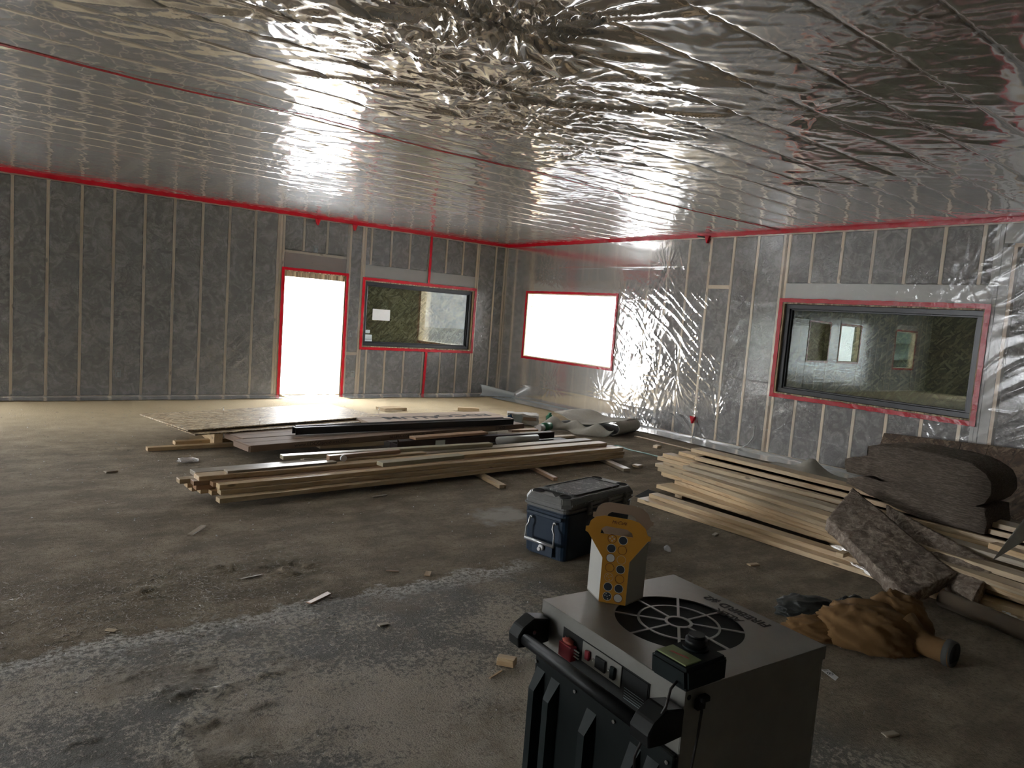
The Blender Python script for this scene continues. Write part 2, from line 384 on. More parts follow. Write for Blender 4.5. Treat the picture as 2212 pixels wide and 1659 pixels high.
def basis(o, x, y, z=None):
    x = Vector(x).normalized(); y = Vector(y).normalized(); z = x.cross(y)
    return Matrix(((x[0], y[0], z[0], o[0]), (x[1], y[1], z[1], o[1]), (x[2], y[2], z[2], o[2]), (0, 0, 0, 1)))

# numpy noise
def _h(ix, iy, seed):
    n = (ix.astype(np.int64)*374761393+iy.astype(np.int64)*668265263+seed*1442695041) & 0xffffffff
    n = ((n ^ (n >> 13))*1274126177) & 0xffffffff
    return ((n ^ (n >> 16)) & 0xffff)/65535.0
def vn(x, y, seed=0):
    xi = np.floor(x); yi = np.floor(y); fx = x-xi; fy = y-yi
    fx = fx*fx*fx*(fx*(fx*6-15)+10); fy = fy*fy*fy*(fy*(fy*6-15)+10)
    a = _h(xi, yi, seed); b = _h(xi+1, yi, seed); c = _h(xi, yi+1, seed); d = _h(xi+1, yi+1, seed)
    return a+(b-a)*fx+(c-a)*fy+(a-b-c+d)*fx*fy
def fbm(x, y, seed=0, o=3): return sum(vn(x*2**k, y*2**k, seed+k)*.5**k for k in range(o))/sum(.5**k for k in range(o))
def ridge(x, y, seed=0): return 1-np.abs(2*vn(x, y, seed)-1)
def aniso(x, y, ang, L, Wd, seed, warp=.3, p=6):
    wx = (fbm(x*1.2, y*1.2, seed+50, 2)-.5)*warp; wy = (fbm(x*1.2+9, y*1.2, seed+60, 2)-.5)*warp
    c, s = math.cos(ang), math.sin(ang); a = (x+wx)*c+(y+wy)*s; b = -(x+wx)*s+(y+wy)*c
    return ridge(a/L, b/Wd, seed)**p
def sst(e0, e1, x): t = np.clip((x-e0)/(e1-e0), 0, 1); return t*t*(3-2*t)
def fan(x, y, cx, cy, R, A, n, seed, ang=None, spread=1.2):
    dx, dy = x-cx, y-cy; r = np.sqrt(dx*dx+dy*dy)+1e-6; th = np.arctan2(dy, dx)
    k = vn(th*n/1.3+50, r*.8/R+seed, seed); k = (1-np.abs(2*k-1))**3
    h = A*np.exp(-(r/R)**1.6)*k*(r/(r+.04))
    if ang is not None:
        d = np.abs((th-ang+math.pi) % (2*math.pi)-math.pi); h = h*np.exp(-(d/spread)**2)
    return h
def gridmesh(name, U, V, fn, keep=None):
    uu, vv = np.meshgrid(U, V, indexing='ij'); P = fn(uu, vv); nu, nv = len(U), len(V)
    me = bpy.data.meshes.new(name); co = np.stack(P, -1).reshape(-1, 3).astype(np.float32)
    idx = np.arange(nu*nv).reshape(nu, nv)
    q = np.stack([idx[:-1, :-1], idx[1:, :-1], idx[1:, 1:], idx[:-1, 1:]], -1).reshape(-1, 4)
    if keep is not None:
        uc = (uu[:-1, :-1]+uu[1:, 1:]).reshape(-1)/2; vc = (vv[:-1, :-1]+vv[1:, 1:]).reshape(-1)/2
        q = q[keep(uc, vc)]
    me.vertices.add(len(co)); me.vertices.foreach_set('co', co.reshape(-1))
    me.loops.add(q.size); me.loops.foreach_set('vertex_index', q.reshape(-1).astype(np.int32))
    me.polygons.add(len(q)); me.polygons.foreach_set('loop_start', np.arange(0, q.size, 4, dtype=np.int32))
    me.polygons.foreach_set('loop_total', np.full(len(q), 4, dtype=np.int32))
    me.polygons.foreach_set('use_smooth', np.ones(len(q), dtype=bool))
    me.update(); me.validate(); return me
def span(a, b, st): return np.linspace(a, b, max(2, int(round(abs(b-a)/st))+1))
def joinu(*ss):
    return np.unique(np.round(np.concatenate(ss), 5))

# ------------------------------------------------------------ setting: floor
XL, YB = -20.5, -16.5
def floor_h(x, y):
    m = np.exp(-(((x+8.35)/.75)**2+((y+7.85)/.42)**2)**1.2)+.8*np.exp(-(((x+7.75)/.45)**2+((y+7.75)/.3)**2))+.35*np.exp(-(((x+8.2)/.5)**2+((y+9.2)/.5)**2))
    m = m+.5*np.exp(-(((x+8.75)/.3)**2+((y+8.2)/.3)**2))
    m = m*sst(.42, .6, fbm(x*1.6, y*1.6, 61, 3)+.12)
    n = fbm(x*16, y*11, 3, 3); n2 = ridge(x*26, y*13, 9)
    cl = np.clip(fbm(x*11+y*3, y*7-x*2, 5, 3)-.47, 0, 1)*ridge(x*19, y*15, 9)
    return m*(.24*cl+.012*n*n2)+.003*(fbm(x*9, y*9, 21, 3)-.5)-.002
U = joinu(span(XL, -9.4, .6), span(-9.4, -4.6, .014), span(-4.6, .0, .06)); Vv = joinu(span(YB, -12, .6), span(-12, -9.3, .05), span(-9.3, -6.9, .014), span(-6.9, 0, .06))
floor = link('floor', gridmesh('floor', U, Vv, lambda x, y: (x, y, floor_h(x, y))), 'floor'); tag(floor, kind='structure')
boxo('ground_slab', (XL, YB, -.12), (.15, .15, -.03), 'sheath', floor)

# ------------------------------------------------------------ setting: walls
def LWm(u, z, d): return (u, d, z)
def RWm(u, z, d): return (d, u, z)
def wbox(name, mp, u0, u1, z0, z1, d0, d1, mat, parent, bev=0.0):
    a, b = mp(u0, z0, d0), mp(u1, z1, d1)
    return boxo(name, [min(p, q) for p, q in zip(a, b)], [max(p, q) for p, q in zip(a, b)], mat, parent, bev)
STUDMESH = {}
def stud(mp, uc, z0, z1, parent, mat='stud', wd=.038):
    key = (mp.__name__, round(z1-z0, 2), mat, wd)
    if key not in STUDMESH:
        L = z1-z0; bm = bmesh.new()
        a = mp(-wd/2, 0, 0); b = mp(wd/2, 0, .138)
        # local X along the length so the grain runs along the stud
        yl = sorted((a[0]+a[1]*0, b[0]+b[1]*0)) if mp is LWm else [0, .138]
        if mp is LWm: bx(bm, (0, 0, -wd/2), (L, .138, wd/2), .002)
        else: bx(bm, (0, -wd/2, -.138), (L, wd/2, 0), .002)
        STUDMESH[key] = bm_mesh(bm, 'stud'); STUDMESH[key].materials.append(M[mat])
    o = bpy.data.objects.new('stud', STUDMESH[key]); COL.objects.link(o); o.parent = parent
    o.location = mp(uc, z0, .012); o.rotation_euler = (0, -R90, 0); return o
def wallplate(mp, u0, u1, z0, z1, parent, mat, name, d0=.012, d1=.15):
    """long horizontal member, grain along it"""
    L = u1-u0; bm = bmesh.new(); bx(bm, (0, -(d1-d0), 0) if mp is RWm else (0, 0, 0), (L, 0, z1-z0) if mp is RWm else (L, d1-d0, z1-z0), .002)
    o = link(name, bm_mesh(bm, name), mat, parent); o.location = mp(u0, z0, d0)
    if mp is RWm: o.rotation_euler = (0, 0, R90)
    return o
BZ0, BZ1 = .04, H-.08
def bay(mp, edges, z0, z1, parent):
    """batts between neighbouring stud centres"""
    for a, b in zip(edges[:-1], edges[1:]):
        if b-a < .07: continue
        bm = bmesh.new(); g = random.uniform(.016, .024)
        p, q = mp(a+.019, z0, g), mp(b-.019, z1, .13)
        lo = [min(i, j) for i, j in zip(p, q)]; hi = [max(i, j) for i, j in zip(p, q)]
        bx(bm, lo, hi, .012, 1)
        link('insulation_batt', bm_mesh(bm, 'insulation_batt'), 'batt', parent)
def tape(mp, pts, wd, parent, d=-.0165, name='red_tape', jit=.004):
    """strip of tape along wall points (u, z)"""
    V = []; Fc = []
    P = []
    for (a, b) in zip(pts[:-1], pts[1:]):
        n = max(1, int(math.dist(a, b)/.06))
        P += [(a[0]+(b[0]-a[0])*k/n, a[1]+(b[1]-a[1])*k/n) for k in range(n)]
    P.append(pts[-1]); n = len(P)
    for i, p in enumerate(P):
        q0, q1 = P[max(0, i-1)], P[min(n-1, i+1)]; dx, dz = q1[0]-q0[0], q1[1]-q0[1]; L = math.hypot(dx, dz); nx, nz = -dz/L, dx/L
        for s in (-1, 1):
            e = wd/2*s+random.uniform(-jit, jit)
            for dd in (d, d+.0035): V.append(mp(p[0]+nx*e, p[1]+nz*e, dd-random.uniform(0, .0035)))
    for i in range(n-1):
        a, b = 4*i, 4*i+4
        Fc += [(a, a+2, b+2, b), (a+1, b+1, b+3, a+3), (a, b, b+1, a+1), (a+2, a+3, b+3, b+2)]
    Fc += [(0, 1, 3, 2), (4*n-4, 4*n-2, 4*n-1, 4*n-3)]
    bm = bmesh.new(); me = rawmesh(name, V, Fc); bm.from_mesh(me); bpy.data.meshes.remove(me)
    return link(name, bm_mesh(bm, name), 'tape', parent)
def opening_tape(mp, u0, u1, z0, z1, parent, wd=.05, floor_open=False):
    h = wd/2
    tape(mp, [(u0-h, z0-(0 if floor_open else wd)), (u0-h, z1+wd)], wd, parent)
    tape(mp, [(u1+h, z0-(0 if floor_open else wd)), (u1+h, z1+wd)], wd, parent)
    tape(mp, [(u0, z1+h), (u1, z1+h)], wd, parent, d=-.019)
    if not floor_open: tape(mp, [(u0, z0-h), (u1, z0-h)], wd, parent, d=-.019)

DOOR = (-4.64, -3.53, 0, 2.155); ADDED_DOOR = (-10.15, -9.2, 0, 2.155); W1 = (-3.16, -.76, .905, 2.115)  # the second doorway is out of view, added to light the floor
W5 = (-12.9, -11.7, 1.0, 2.2); W6 = (-14.9, -13.6, 1.0, 2.2); W7 = (-19.1, -17.5, .85, 2.2)
W2 = (-3.235, -.775, .89, 2.15); W4 = (-8.85, -6.40, .88, 2.13)
def wall_shell(name, mp, u0, u1, opens, d0, d1, mat):
    """exterior sheathing with real openings"""
    us = sorted({u0, u1, *[o[0] for o in opens], *[o[1] for o in opens]}); bm = bmesh.new()
    for a, b in zip(us[:-1], us[1:]):
        oo = [o for o in opens if o[0] <= a+1e-6 and o[1] >= b-1e-6]
        segs = [(-.1, H+.3)] if not oo else [(-.1, oo[0][2]), (oo[0][3], H+.3)]
        for z0, z1 in segs:
            p, q = mp(a, z0, d0), mp(b, z1, d1)
            bx(bm, [min(i, j) for i, j in zip(p, q)], [max(i, j) for i, j in zip(p, q)])
    return tag(link(name, bm_mesh(bm, name), mat), kind='structure')
wl = wall_shell('wall_left', LWm, XL, .15, [DOOR, ADDED_DOOR, W1, W5, W6, W7], .152, .165, 'osb')
wr = wall_shell('wall_right', RWm, YB, .165, [W2, W4], .152, .165, 'osb')
wb = boxo('wall_back', (XL, YB-.1, -.1), (.16, YB, H+.3), 'sheath'); tag(wb, kind='structure')
bm = bmesh.new()
for y0, y1, z0, z1 in ((YB, -6.0, -.1, H+.3), (-2.5, .165, -.1, H+.3), (-6.0, -2.5, 2.4, H+.3)): bx(bm, (XL-.1, y0, z0), (XL, y1, z1))  # gap in this unseen wall is an added opening for side light
wo = link('wall_far_side', bm_mesh(bm), 'osbdark'); tag(wo, kind='structure')

# left wall framing
full = [-8.388+.4064*k for k in range(9)]
left_ext = [-8.388-.4064*k for k in range(1, 8)]
S1 = sorted([k for k in left_ext+full if k > -9.1 or k < -10.3]+[-10.18, -9.17])+[-4.755, -4.712, -4.665]
for s in S1: stud(LWm, s, BZ0, BZ1, wl)
bay(LWm, [-11.66]+[k for k in S1 if k < -10.1], BZ0, BZ1, wl); bay(LWm, [k for k in S1[:-2] if k > -9.3], BZ0, BZ1, wl); bay(LWm, [-10.15, -9.67, -9.2], 2.45, BZ1, wl); wallplate(LWm, -10.15, -9.2, 2.17, 2.445, wl, 'headpink', 'door_header')
for s in (-3.505, -3.462, -3.225, -3.18, -.735, -.69, -.27, -.03): stud(LWm, s, BZ0, BZ1, wl)
bay(LWm, [-3.462, -3.225], BZ0, BZ1, wl); bay(LWm, [-.69, -.27, -.03], BZ0, BZ1, wl)
for s in (-4.32, -3.90): stud(LWm, s, 2.50, BZ1, wl)
bay(LWm, [-4.665, -4.32, -3.90, -3.505], 2.50, BZ1, wl)
wallplate(LWm, -4.64, -3.53, 2.17, 2.445, wl, 'headpink', 'door_header'); wallplate(LWm, -4.64, -3.53, 2.447, 2.485, wl, 'stud', 'sill_plate')
wallplate(LWm, -3.16, -.755, 2.18, 2.395, wl, 'headwhite', 'window_header'); wallplate(LWm, -3.16, -.755, 2.12, 2.178, wl, 'headpink', 'window_header')
top1 = [-3.18, -3.06, -2.66, -2.27, -1.85, -1.46, -1.07, -.69]
for s in top1[1:-1]: stud(LWm, s, 2.40, BZ1, wl)
bay(LWm, top1, 2.40, BZ1, wl)
low1 = [-3.18, -3.05, -2.67, -2.27, -1.85, -1.46, -1.08, -.69]
for s in low1[1:-1]: stud(LWm, s, BZ0, .86, wl)
bay(LWm, low1, BZ0, .86, wl)
wallplate(LWm, -3.16, -.755, .862, .90, wl, 'stud', 'sill_plate'); wallplate(LWm, -3.44, -3.245, .745, .80, wl, 'stud', 'blocking')
# the rest of the left wall, seen mirrored in the right-hand window
for a, b in ((-13.55, -12.95), (-17.45, -14.95), (-20.4, -19.15)):
    n = max(1, int(round((b-a)/.4064))); e = [a+(b-a)*k/n for k in range(n+1)]
    for s in e: stud(LWm, s, BZ0, BZ1, wl)
    bay(LWm, e, BZ0, BZ1, wl)
for o in (W5, W6, W7):
    bay(LWm, [o[0], (o[0]+o[1])/2, o[1]], BZ0, o[2]-.04, wl); bay(LWm, [o[0], (o[0]+o[1])/2, o[1]], 2.45, BZ1, wl)
    for zz in ((BZ0, o[2]-.04), (2.45, BZ1)): stud(LWm, (o[0]+o[1])/2, zz[0], zz[1], wl)
    wallplate(LWm, o[0], o[1], 2.21, 2.44, wl, 'headwhite', 'window_header')
wallplate(LWm, XL, 0, 0, .038, wl, 'stud', 'bottom_plate'); wallplate(LWm, XL, 0, H-.078, H-.04, wl, 'stud', 'top_plate'); wallplate(LWm, XL, 0, H-.04, H-.002, wl, 'stud', 'top_plate')
# right wall framing
for s in (-.045, -.31): stud(RWm, s, BZ0, BZ1, wr)
for s in (-.63, -.672, -.714, -.754): stud(RWm, s, BZ0, BZ1, wr, 'header')
bay(RWm, [-.63, -.31, -.045], BZ0, BZ1, wr)
for s in (-3.26, -3.30, -3.34, -3.38): stud(RWm, s, BZ0, BZ1, wr, 'header')
wallplate(RWm, -3.235, -.775, 2.17, 2.405, wr, 'header', 'window_header'); wallplate(RWm, -3.235, -.775, .85, .888, wr, 'stud', 'sill_plate')
top2 = [-3.235, -3.12, -2.69, -2.51, -2.30, -1.89, -1.5, -1.1, -.775]
for s in (-3.12, -2.69, -2.30, -1.89, -1.5, -1.1): stud(RWm, s, 2.41, BZ1, wr)
for s in (-2.55, -2.51, -2.47): stud(RWm, s, 2.41, BZ1, wr, 'header')
bay(RWm, top2, 2.41, BZ1, wr)
low2 = [-3.235, -3.06, -2.65, -2.26, -1.86, -1.47, -1.07, -.775]
for s in low2[1:-1]: stud(RWm, s, BZ0, .85, wr)
bay(RWm, low2, BZ0, .85, wr)
wbox('plywood_block', RWm, -1.03, -.80, .045, .33, .008, .016, 'headpink', wr); wbox('plywood_block', RWm, -3.42, -3.16, .045, .36, .008, .0115, 'header', wr)
full2 = [-3.38, -3.89, -4.29, -4.69, -5.09, -5.50, -5.90, -6.31]
for s in full2[1:]: stud(RWm, s, BZ0, BZ1, wr)
stud(RWm, -6.385, BZ0, BZ1, wr)
bay(RWm, full2[::-1], BZ0, BZ1, wr)
wallplate(RWm, -5.48, -5.11, 2.30, 2.355, wr, 'stud', 'blocking')
wallplate(RWm, -8.88, -6.40, 2.185, 2.39, wr, 'headwhite', 'window_header'); wallplate(RWm, -8.85, -6.40, 2.135, 2.183, wr, 'headpink', 'window_header')
top4 = [-6.39]+[-6.73-.402*k for k in range(6)]+[-8.9]
for s in top4[1:-1]: stud(RWm, s, 2.395, BZ1, wr)
bay(RWm, top4[::-1], 2.395, BZ1, wr)
for s in top4[1:-1]: stud(RWm, s, BZ0, .83, wr)
bay(RWm, top4[::-1], BZ0, .83, wr)
wallplate(RWm, -8.85, -6.40, .835, .875, wr, 'stud', 'sill_plate')
for s in (-8.87, -8.91): stud(RWm, s, BZ0, BZ1, wr, 'headwhite')
stud(RWm, -8.985, BZ0, 2.80, wr, 'headwhite', .095); stud(RWm, -9.055, BZ0, 2.80, wr, 'header')
wallplate(RWm, -16, -9.04, 2.80, 2.84, wr, 'header', 'sill_plate'); wallplate(RWm, -16, -8.94, 2.842, BZ1, wr, 'headwhite', 'door_header')
e4 = [-9.075-.58*k for k in range(0, 12)]
for s in e4[1:]: stud(RWm, s, BZ0, 2.8, wr)
bay(RWm, e4[::-1], BZ0, 2.80, wr)
wallplate(RWm, YB, 0, 0, .038, wr, 'stud', 'bottom_plate'); wallplate(RWm, YB, 0, H-.078, H-.04, wr, 'stud', 'top_plate'); wallplate(RWm, YB, 0, H-.04, H-.002, wr, 'stud', 'top_plate')

# electrical boxes behind the film
def ebox(mp, u, z, parent):
    bm = bmesh.new()
    for lo, hi in (((u-.035, z-.055), (u-.026, z+.055)), ((u+.026, z-.055), (u+.035, z+.055)), ((u-.035, z+.046), (u+.035, z+.055)), ((u-.035, z-.055), (u+.035, z-.046)), ((u-.012, z-.046), (u+.018, z+.02))):
        p, q = mp(lo[0], lo[1], .006), mp(hi[0], hi[1], .05); bx(bm, [min(i, j) for i, j in zip(p, q)], [max(i, j) for i, j in zip(p, q)])
    link('electrical_box', bm_mesh(bm, 'electrical_box'), 'boxpl', parent)
for px, py in ((255, 807), (757, 721), (762, 808), (683, 538)):
    P = onp(px, py, 1, 0); ebox(LWm, P[0], P[2], wl)
for px, py in ((1507, 703), (1108, 818)):
    P = onp(px, py, 0, 0); ebox(RWm, P[1], P[2], wr)

# films
def film_left(u, z):
    h = .004*fbm(u*1.5, z*1.5, 5)
    m = sst(.1, .5, z)*sst(2.0, .9, z)*sst(-7.6, -6.6, u)*sst(-4.6, -5.0, u)
    h = h+m*.015*aniso(u, z, .62, .75, .075, 11)*sst(.45, .7, fbm(u*1.1, z*1.1, 8, 2)+.08)
    h = h+.0035*aniso(u, z, 1.1, .5, .07, 13, .5, 3)*sst(-4.0, -3.2, u)+.002*aniso(u, z, -.5, .4, .05, 14, .5, 3)
    h = h+.0035*aniso(u, z, .35, .9, .05, 15)*sst(.5, .7, fbm(u*.7, z*.9, 18, 2))
    for (a, b, R, A, n, ang) in ((-4.72, 1.45, .28, .010, 7, math.pi), (-4.72, .9, .25, .010, 7, math.pi), (-3.45, 2.2, .35, .012, 8, None), (-3.3, 1.3, .3, .012, 7, None),
        (-2.6, 2.17, .35, .011, 8, 1.5), (-2.1, 2.17, .4, .014, 8, 1.5), (-1.5, 2.17, .35, .014, 9, 1.5), (-.72, 2.1, .45, .014, 9, .6), (-.7, 1.8, .4, .014, 8, 0), (-.7, 1.45, .4, .014, 8, 0), (-.7, 1.1, .4, .012, 8, -.2),
        (-1.4, .85, .3, .012, 8, -1.5), (-1.75, .85, .3, .010, 8, -1.5), (-1.1, 2.6, .3, .010, 8, None), (-.3, .2, .3, .010, 7, None), (-3.2, .5, .25, .007, 7, None), (-6.4, .3, .3, .008, 8, .5), (-5.5, .6, .3, .008, 8, .5)):
        h = h+fan(u, z, a, b, R, A, n, int(abs(a*31+b*17)) % 97, ang)
    return h
def film_right(u, z):
    h = .004*fbm(u*1.5, z*1.5, 25)
    m = sst(-6.1, -5.2, u)*sst(-3.35, -3.6, u)*sst(2.5, 1.9, z)
    h = h+m*.009*aniso(u, z, .62, .9, .075, 31, .12)*sst(.46, .64, fbm(u*1.3, z*1.3, 33, 2))
    m3 = sst(-4.9, -4.2, u)*sst(-3.27, -3.36, u)*sst(2.6, 2.2, z)
    h = h+m3*.6*(.007*aniso(u, z, .7, .35, .075, 35, .5, 1.5)+.004*aniso(u, z, 1.9, .3, .06, 37, .4, 1.5)+.002*aniso(u, z, .1, .2, .04, 39, .4, 1.5))
    for k in range(52):
        su = random.choice([-3.4, -3.89, -4.29, -4.69, -5.09, -5.5, -5.9]); sz_ = random.uniform(.15, 2.75)
        h = h+fan(u, z, su, sz_, random.uniform(.16, .4), random.uniform(.006, .015), random.choice([7, 9, 11]), 100+k, random.uniform(-3, 3), random.uniform(.6, 1.4))
    for k in range(10):
        h = h+fan(u, z, random.uniform(-8.7, -6.5), random.choice([.82, 2.2, 2.2, 2.45]), .3, .008, 8, 170+k, None)
    for k in range(6): h = h+fan(u, z, random.uniform(-3.1, -.9), random.choice([.45, 2.3, 2.5]), .25, .006, 8, 190+k, None)
    m2 = sst(-8.6, -9.1, u)+.6*sst(-8.1, -8.9, u)*sst(1.2, .6, z)+.6*sst(-6.8, -6.5, u)*sst(-5.9, -6.3, u)*sst(1.3, .8, z)
    h = h+np.minimum(m2, 1)*.014*aniso(u, z, math.pi-.62, .9, .085, 41, .3)
    # horizontal fold lines of the sheet
    for zz in (2.62, 1.02, .33, 2.1): h = h+.004*np.exp(-((z-zz-.01*np.sin(u*2))/.008)**2)
    return h
def mkfilm(mp, name, us, fn, opens, mat, parent):
    zs = joinu(span(0.0, H-.005, .015), np.array([v for o in opens for v in o[2:]]))
    us = joinu(us, np.array([v for o in opens for v in o[:2]]))
    def P(u, z):
        x = mp(u, z, -np.minimum(fn(u, z), .0155)-.0005+0*u); return [np.broadcast_to(k, u.shape) for k in x]
    def keep(u, z):
        k = np.ones(len(u), bool)
        for o in opens: k &= ~((u > o[0]) & (u < o[1]) & (z > o[2]) & (z < o[3]))
        return k
    return link(name, gridmesh(name, us, zs, P, keep), mat, parent)
mkfilm(LWm, 'vapour_barrier', joinu(span(XL, -9, .2), span(-9, -3.49, .015)), film_left, [DOOR, ADDED_DOOR, W5, W6, W7], 'film', wl)
mkfilm(LWm, 'vapour_barrier', span(-3.49, 0, .013), film_left, [(-3.6, DOOR[1], 0, DOOR[3]), W1], 'filml', wl)
mkfilm(RWm, 'vapour_barrier', joinu(span(YB, -10.4, .2), span(-10.4, 0, .014)), film_right, [W2, W4], 'filmr', wr)

# tape along the top, seams, around openings
tape(LWm, [(XL, H-.035), (-.001, H-.035)], .06, wl); tape(RWm, [(YB, H-.035), (-.001, H-.035)], .06, wr)
tape(LWm, [(-1.835, H-.07), (-1.84, 2.17)], .05, wl, d=-.0175); tape(LWm, [(-1.80, .85), (-1.815, .03)], .05, wl, d=-.0175)
def skirt(name, mp, u0, u1, wd, parent, seed, sign):
    us = span(u0, u1, .05); vs = span(0, 1, .1)
    def P(u, v):
        w_ = wd*(1+.35*(fbm(u*.8, v*0, seed)-.5)); d = -.017-v*w_
        z = .004+.012*fbm(u*3, v*3, seed+2)*np.minimum(v*6, 1)+.035*np.exp(-(v/.09)**2)
        x = mp(u, z, d); return [np.broadcast_to(k, u.shape) for k in x]
    return link(name, gridmesh(name, us, vs, P), 'skirt', parent)
skirt('poly_skirt', LWm, -12, -4.66, .30, wl, 71, 1); skirt('poly_skirt', LWm, -3.5, -.02, .34, wl, 73, 1)
skirt('poly_skirt', RWm, -11, -.35, .42, wr, 75, 1)
# curled end of the skirt in the corner
def curl(u, v):
    a = v*3.6; r = .05+.05*(1-u); x = -.62+.62*u+.0*v; y = -.22-.35*u-r*np.sin(a)*.9; z = .02+r*(1-np.cos(a))+.06*(1-u)*np.sin(v*3)
    return (x+.02*np.sin(v*9), y, z)
link('poly_skirt', gridmesh('curl', span(0, 1, .05), span(0, 1, .06), curl), 'skirt', wl)

# taped pipe stubs poking through at the top
def stub(name, mp, u, z, parent):
    bm = bmesh.new(); P = [(-.045, 0), (.05, .005), (.03, -.05), (.012, -.105), (-.008, -.11), (-.025, -.06)]
    v0 = [bm.verts.new(mp(u+a, z+b, -.018)) for a, b in P]; f = bm.faces.new(v0); r = bmesh.ops.extrude_face_region(bm, geom=[f])
    d = Vector(mp(0, 0, -.05)); vs = [g for g in r['geom'] if isinstance(g, bmesh.types.BMVert)]; bmesh.ops.translate(bm, vec=d, verts=vs)
    bmesh.ops.bevel(bm, geom=list(bm.edges), offset=.006, segments=1, affect='EDGES')
    o = link(name, bm_mesh(bm, name), 'tape', parent)
for px, py in ((685, 468), (765, 480)):
    P = onp(px, py, 1, 0); stub('taped_pipe_stub', LWm, P[0], H-.066, wl)
P = onp(1533, 513, 0, 0); stub('taped_pipe_stub', RWm, P[1], H-.05, wr)
tube('pipe_end', [(-.02, P[1]+.02, H-.07), (-.06, P[1]+.10, H-.06), (-.07, P[1]+.17, H-.05)], .012, 'blkcable', wr)
P = onp(1500, 905, 0, 0)
stub('taped_pipe_stub', RWm, P[1], P[2]+.04, wr)

# ------------------------------------------------------------ openings
def reveal(mp, o, parent, mat='stud', floor_open=False, d1=.16):
    t = .018
    wbox('jamb', mp, o[0], o[0]+t, o[2], o[3], .0, d1, mat, parent); wbox('jamb', mp, o[1]-t, o[1], o[2], o[3], .0, d1, mat, parent)
    wbox('head_jamb', mp, o[0]+t, o[1]-t, o[3]-t, o[3], .0, d1, mat, parent)
    if not floor_open: wbox('sill', mp, o[0]+t, o[1]-t, o[2], o[2]+t, .0, d1, mat, parent)
def sheet(name, mp, o, d, mat, parent, seed, amp=.012):
    us = span(o[0], o[1], .03); zs = span(o[2], o[3], .03)
    def P(u, z):
        x = mp(u, z, d+amp*(fbm(u*4, z*4, seed)-.5)+amp*1.5*aniso(u, z, .5, .5, .08, seed)*sst(o[3]-.35, o[3]-.05, z)); return [np.broadcast_to(k, u.shape) for k in x]
    return link(name, gridmesh(name, us, zs, P), mat, parent)
door = empty('door_1', (0, 0, 0)); tag(door, kind='structure'); door['label'] = 'tall open doorway covered in poly sheet, blown out white'
reveal(LWm, DOOR, door, 'osb', True); opening_tape(LWm, *DOOR, door, .045, True); sheet('poly_sheet', LWm, (DOOR[0]+.02, DOOR[1]-.02, .01, DOOR[3]-.02), .13, 'filmw', door, 81)
added_dr = empty('added_light_door'); tag(added_dr, kind='structure'); reveal(LWm, ADDED_DOOR, added_dr, 'osb', True); opening_tape(LWm, *ADDED_DOOR, added_dr, .045, True); sheet('poly_sheet', LWm, (ADDED_DOOR[0]+.02, ADDED_DOOR[1]-.02, .01, ADDED_DOOR[3]-.02), .13, 'filmw', added_dr, 85)  # unseen doorway added to let in extra daylight
wbox('lintel', LWm, DOOR[0]+.018, DOOR[1]-.018, 2.05, 2.137, .02, .12, 'osb', door)
us = span(-4.6, -3.5, .03)
link('poly_sheet', gridmesh('door_tail', us, span(0, 1, .05), lambda u, v: (u+.05*v, .13-v*.42*(1+.3*np.sin(u*5)), .012+.02*fbm(u*7, v*5, 4)+.03*np.exp(-(v/.15)**2))), 'filmw', door)
win1 = empty('window_1'); tag(win1, kind='structure'); win2 = empty('window_2'); tag(win2, kind='structure'); win3 = empty('window_3'); tag(win3, kind='structure')
win1['label'] = 'black framed window with boarded glass, right of the doorway'; win2['label'] = 'white poly-covered window opening right of the corner'; win3['label'] = 'wide black framed window on the right, glass mirroring the room'
def black_window(mp, o, parent, boards):
    fw = .06
    reveal(mp, o, parent, 'osb', d1=.05)
    a0, a1, z0, z1 = o[0]+.02, o[1]-.02, o[2]+.02, o[3]-.02
    for nm, q in (('frame', (a0, a1, z1-fw, z1)), ('frame', (a0, a1, z0, z0+fw)), ('frame', (a0, a0+fw, z0+fw, z1-fw)), ('frame', (a1-fw, a1, z0+fw, z1-fw))):
        wbox(nm, mp, *q, .045, .135, 'black', parent, .003)
    for q in ((a0+fw, a1-fw, z1-fw-.02, z1-fw), (a0+fw, a1-fw, z0+fw, z0+fw+.02), (a0+fw, a0+fw+.02, z0+fw+.02, z1-fw-.02), (a1-fw-.02, a1-fw, z0+fw+.02, z1-fw-.02)):
        wbox('glazing_bead', mp, *q, .075, .12, 'black', parent, .003)
    wbox('glass_pane', mp, a0+fw, a1-fw, z0+fw, z1-fw, .098, .101, 'glass' if mp is LWm else 'glassr', parent)
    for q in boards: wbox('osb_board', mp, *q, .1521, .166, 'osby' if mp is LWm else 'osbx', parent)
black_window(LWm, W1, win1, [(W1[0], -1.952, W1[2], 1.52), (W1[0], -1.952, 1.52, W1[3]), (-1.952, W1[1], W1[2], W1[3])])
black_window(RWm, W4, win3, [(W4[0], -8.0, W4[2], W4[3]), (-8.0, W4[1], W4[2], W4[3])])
opening_tape(LWm, *W1, win1, .05); opening_tape(RWm, *W4, win3, .055)
reveal(RWm, W2, win2, 'stud'); opening_tape(RWm, *W2, win2, .04); sheet('poly_sheet', RWm, (W2[0]+.02, W2[1]-.02, W2[2]+.02, W2[3]-.02), .14, 'filmw', win2, 83)
P = onp(825, 680, 1, .09); wbox('paper_note', LWm, P[0]-.19, P[0]+.17, P[2]-.105, P[2]+.10, .094, .097, 'white', win1)
for (px, py, w_, h_) in ((794, 716, .05, .03), (796, 728, .07, .045), (796, 737, .07, .04)):
    P = onp(px, py, 1, .09); wbox('sticker', LWm, P[0]-w_, P[0]+w_, P[2]-h_, P[2]+h_, .094, .097, 'pale', win1)
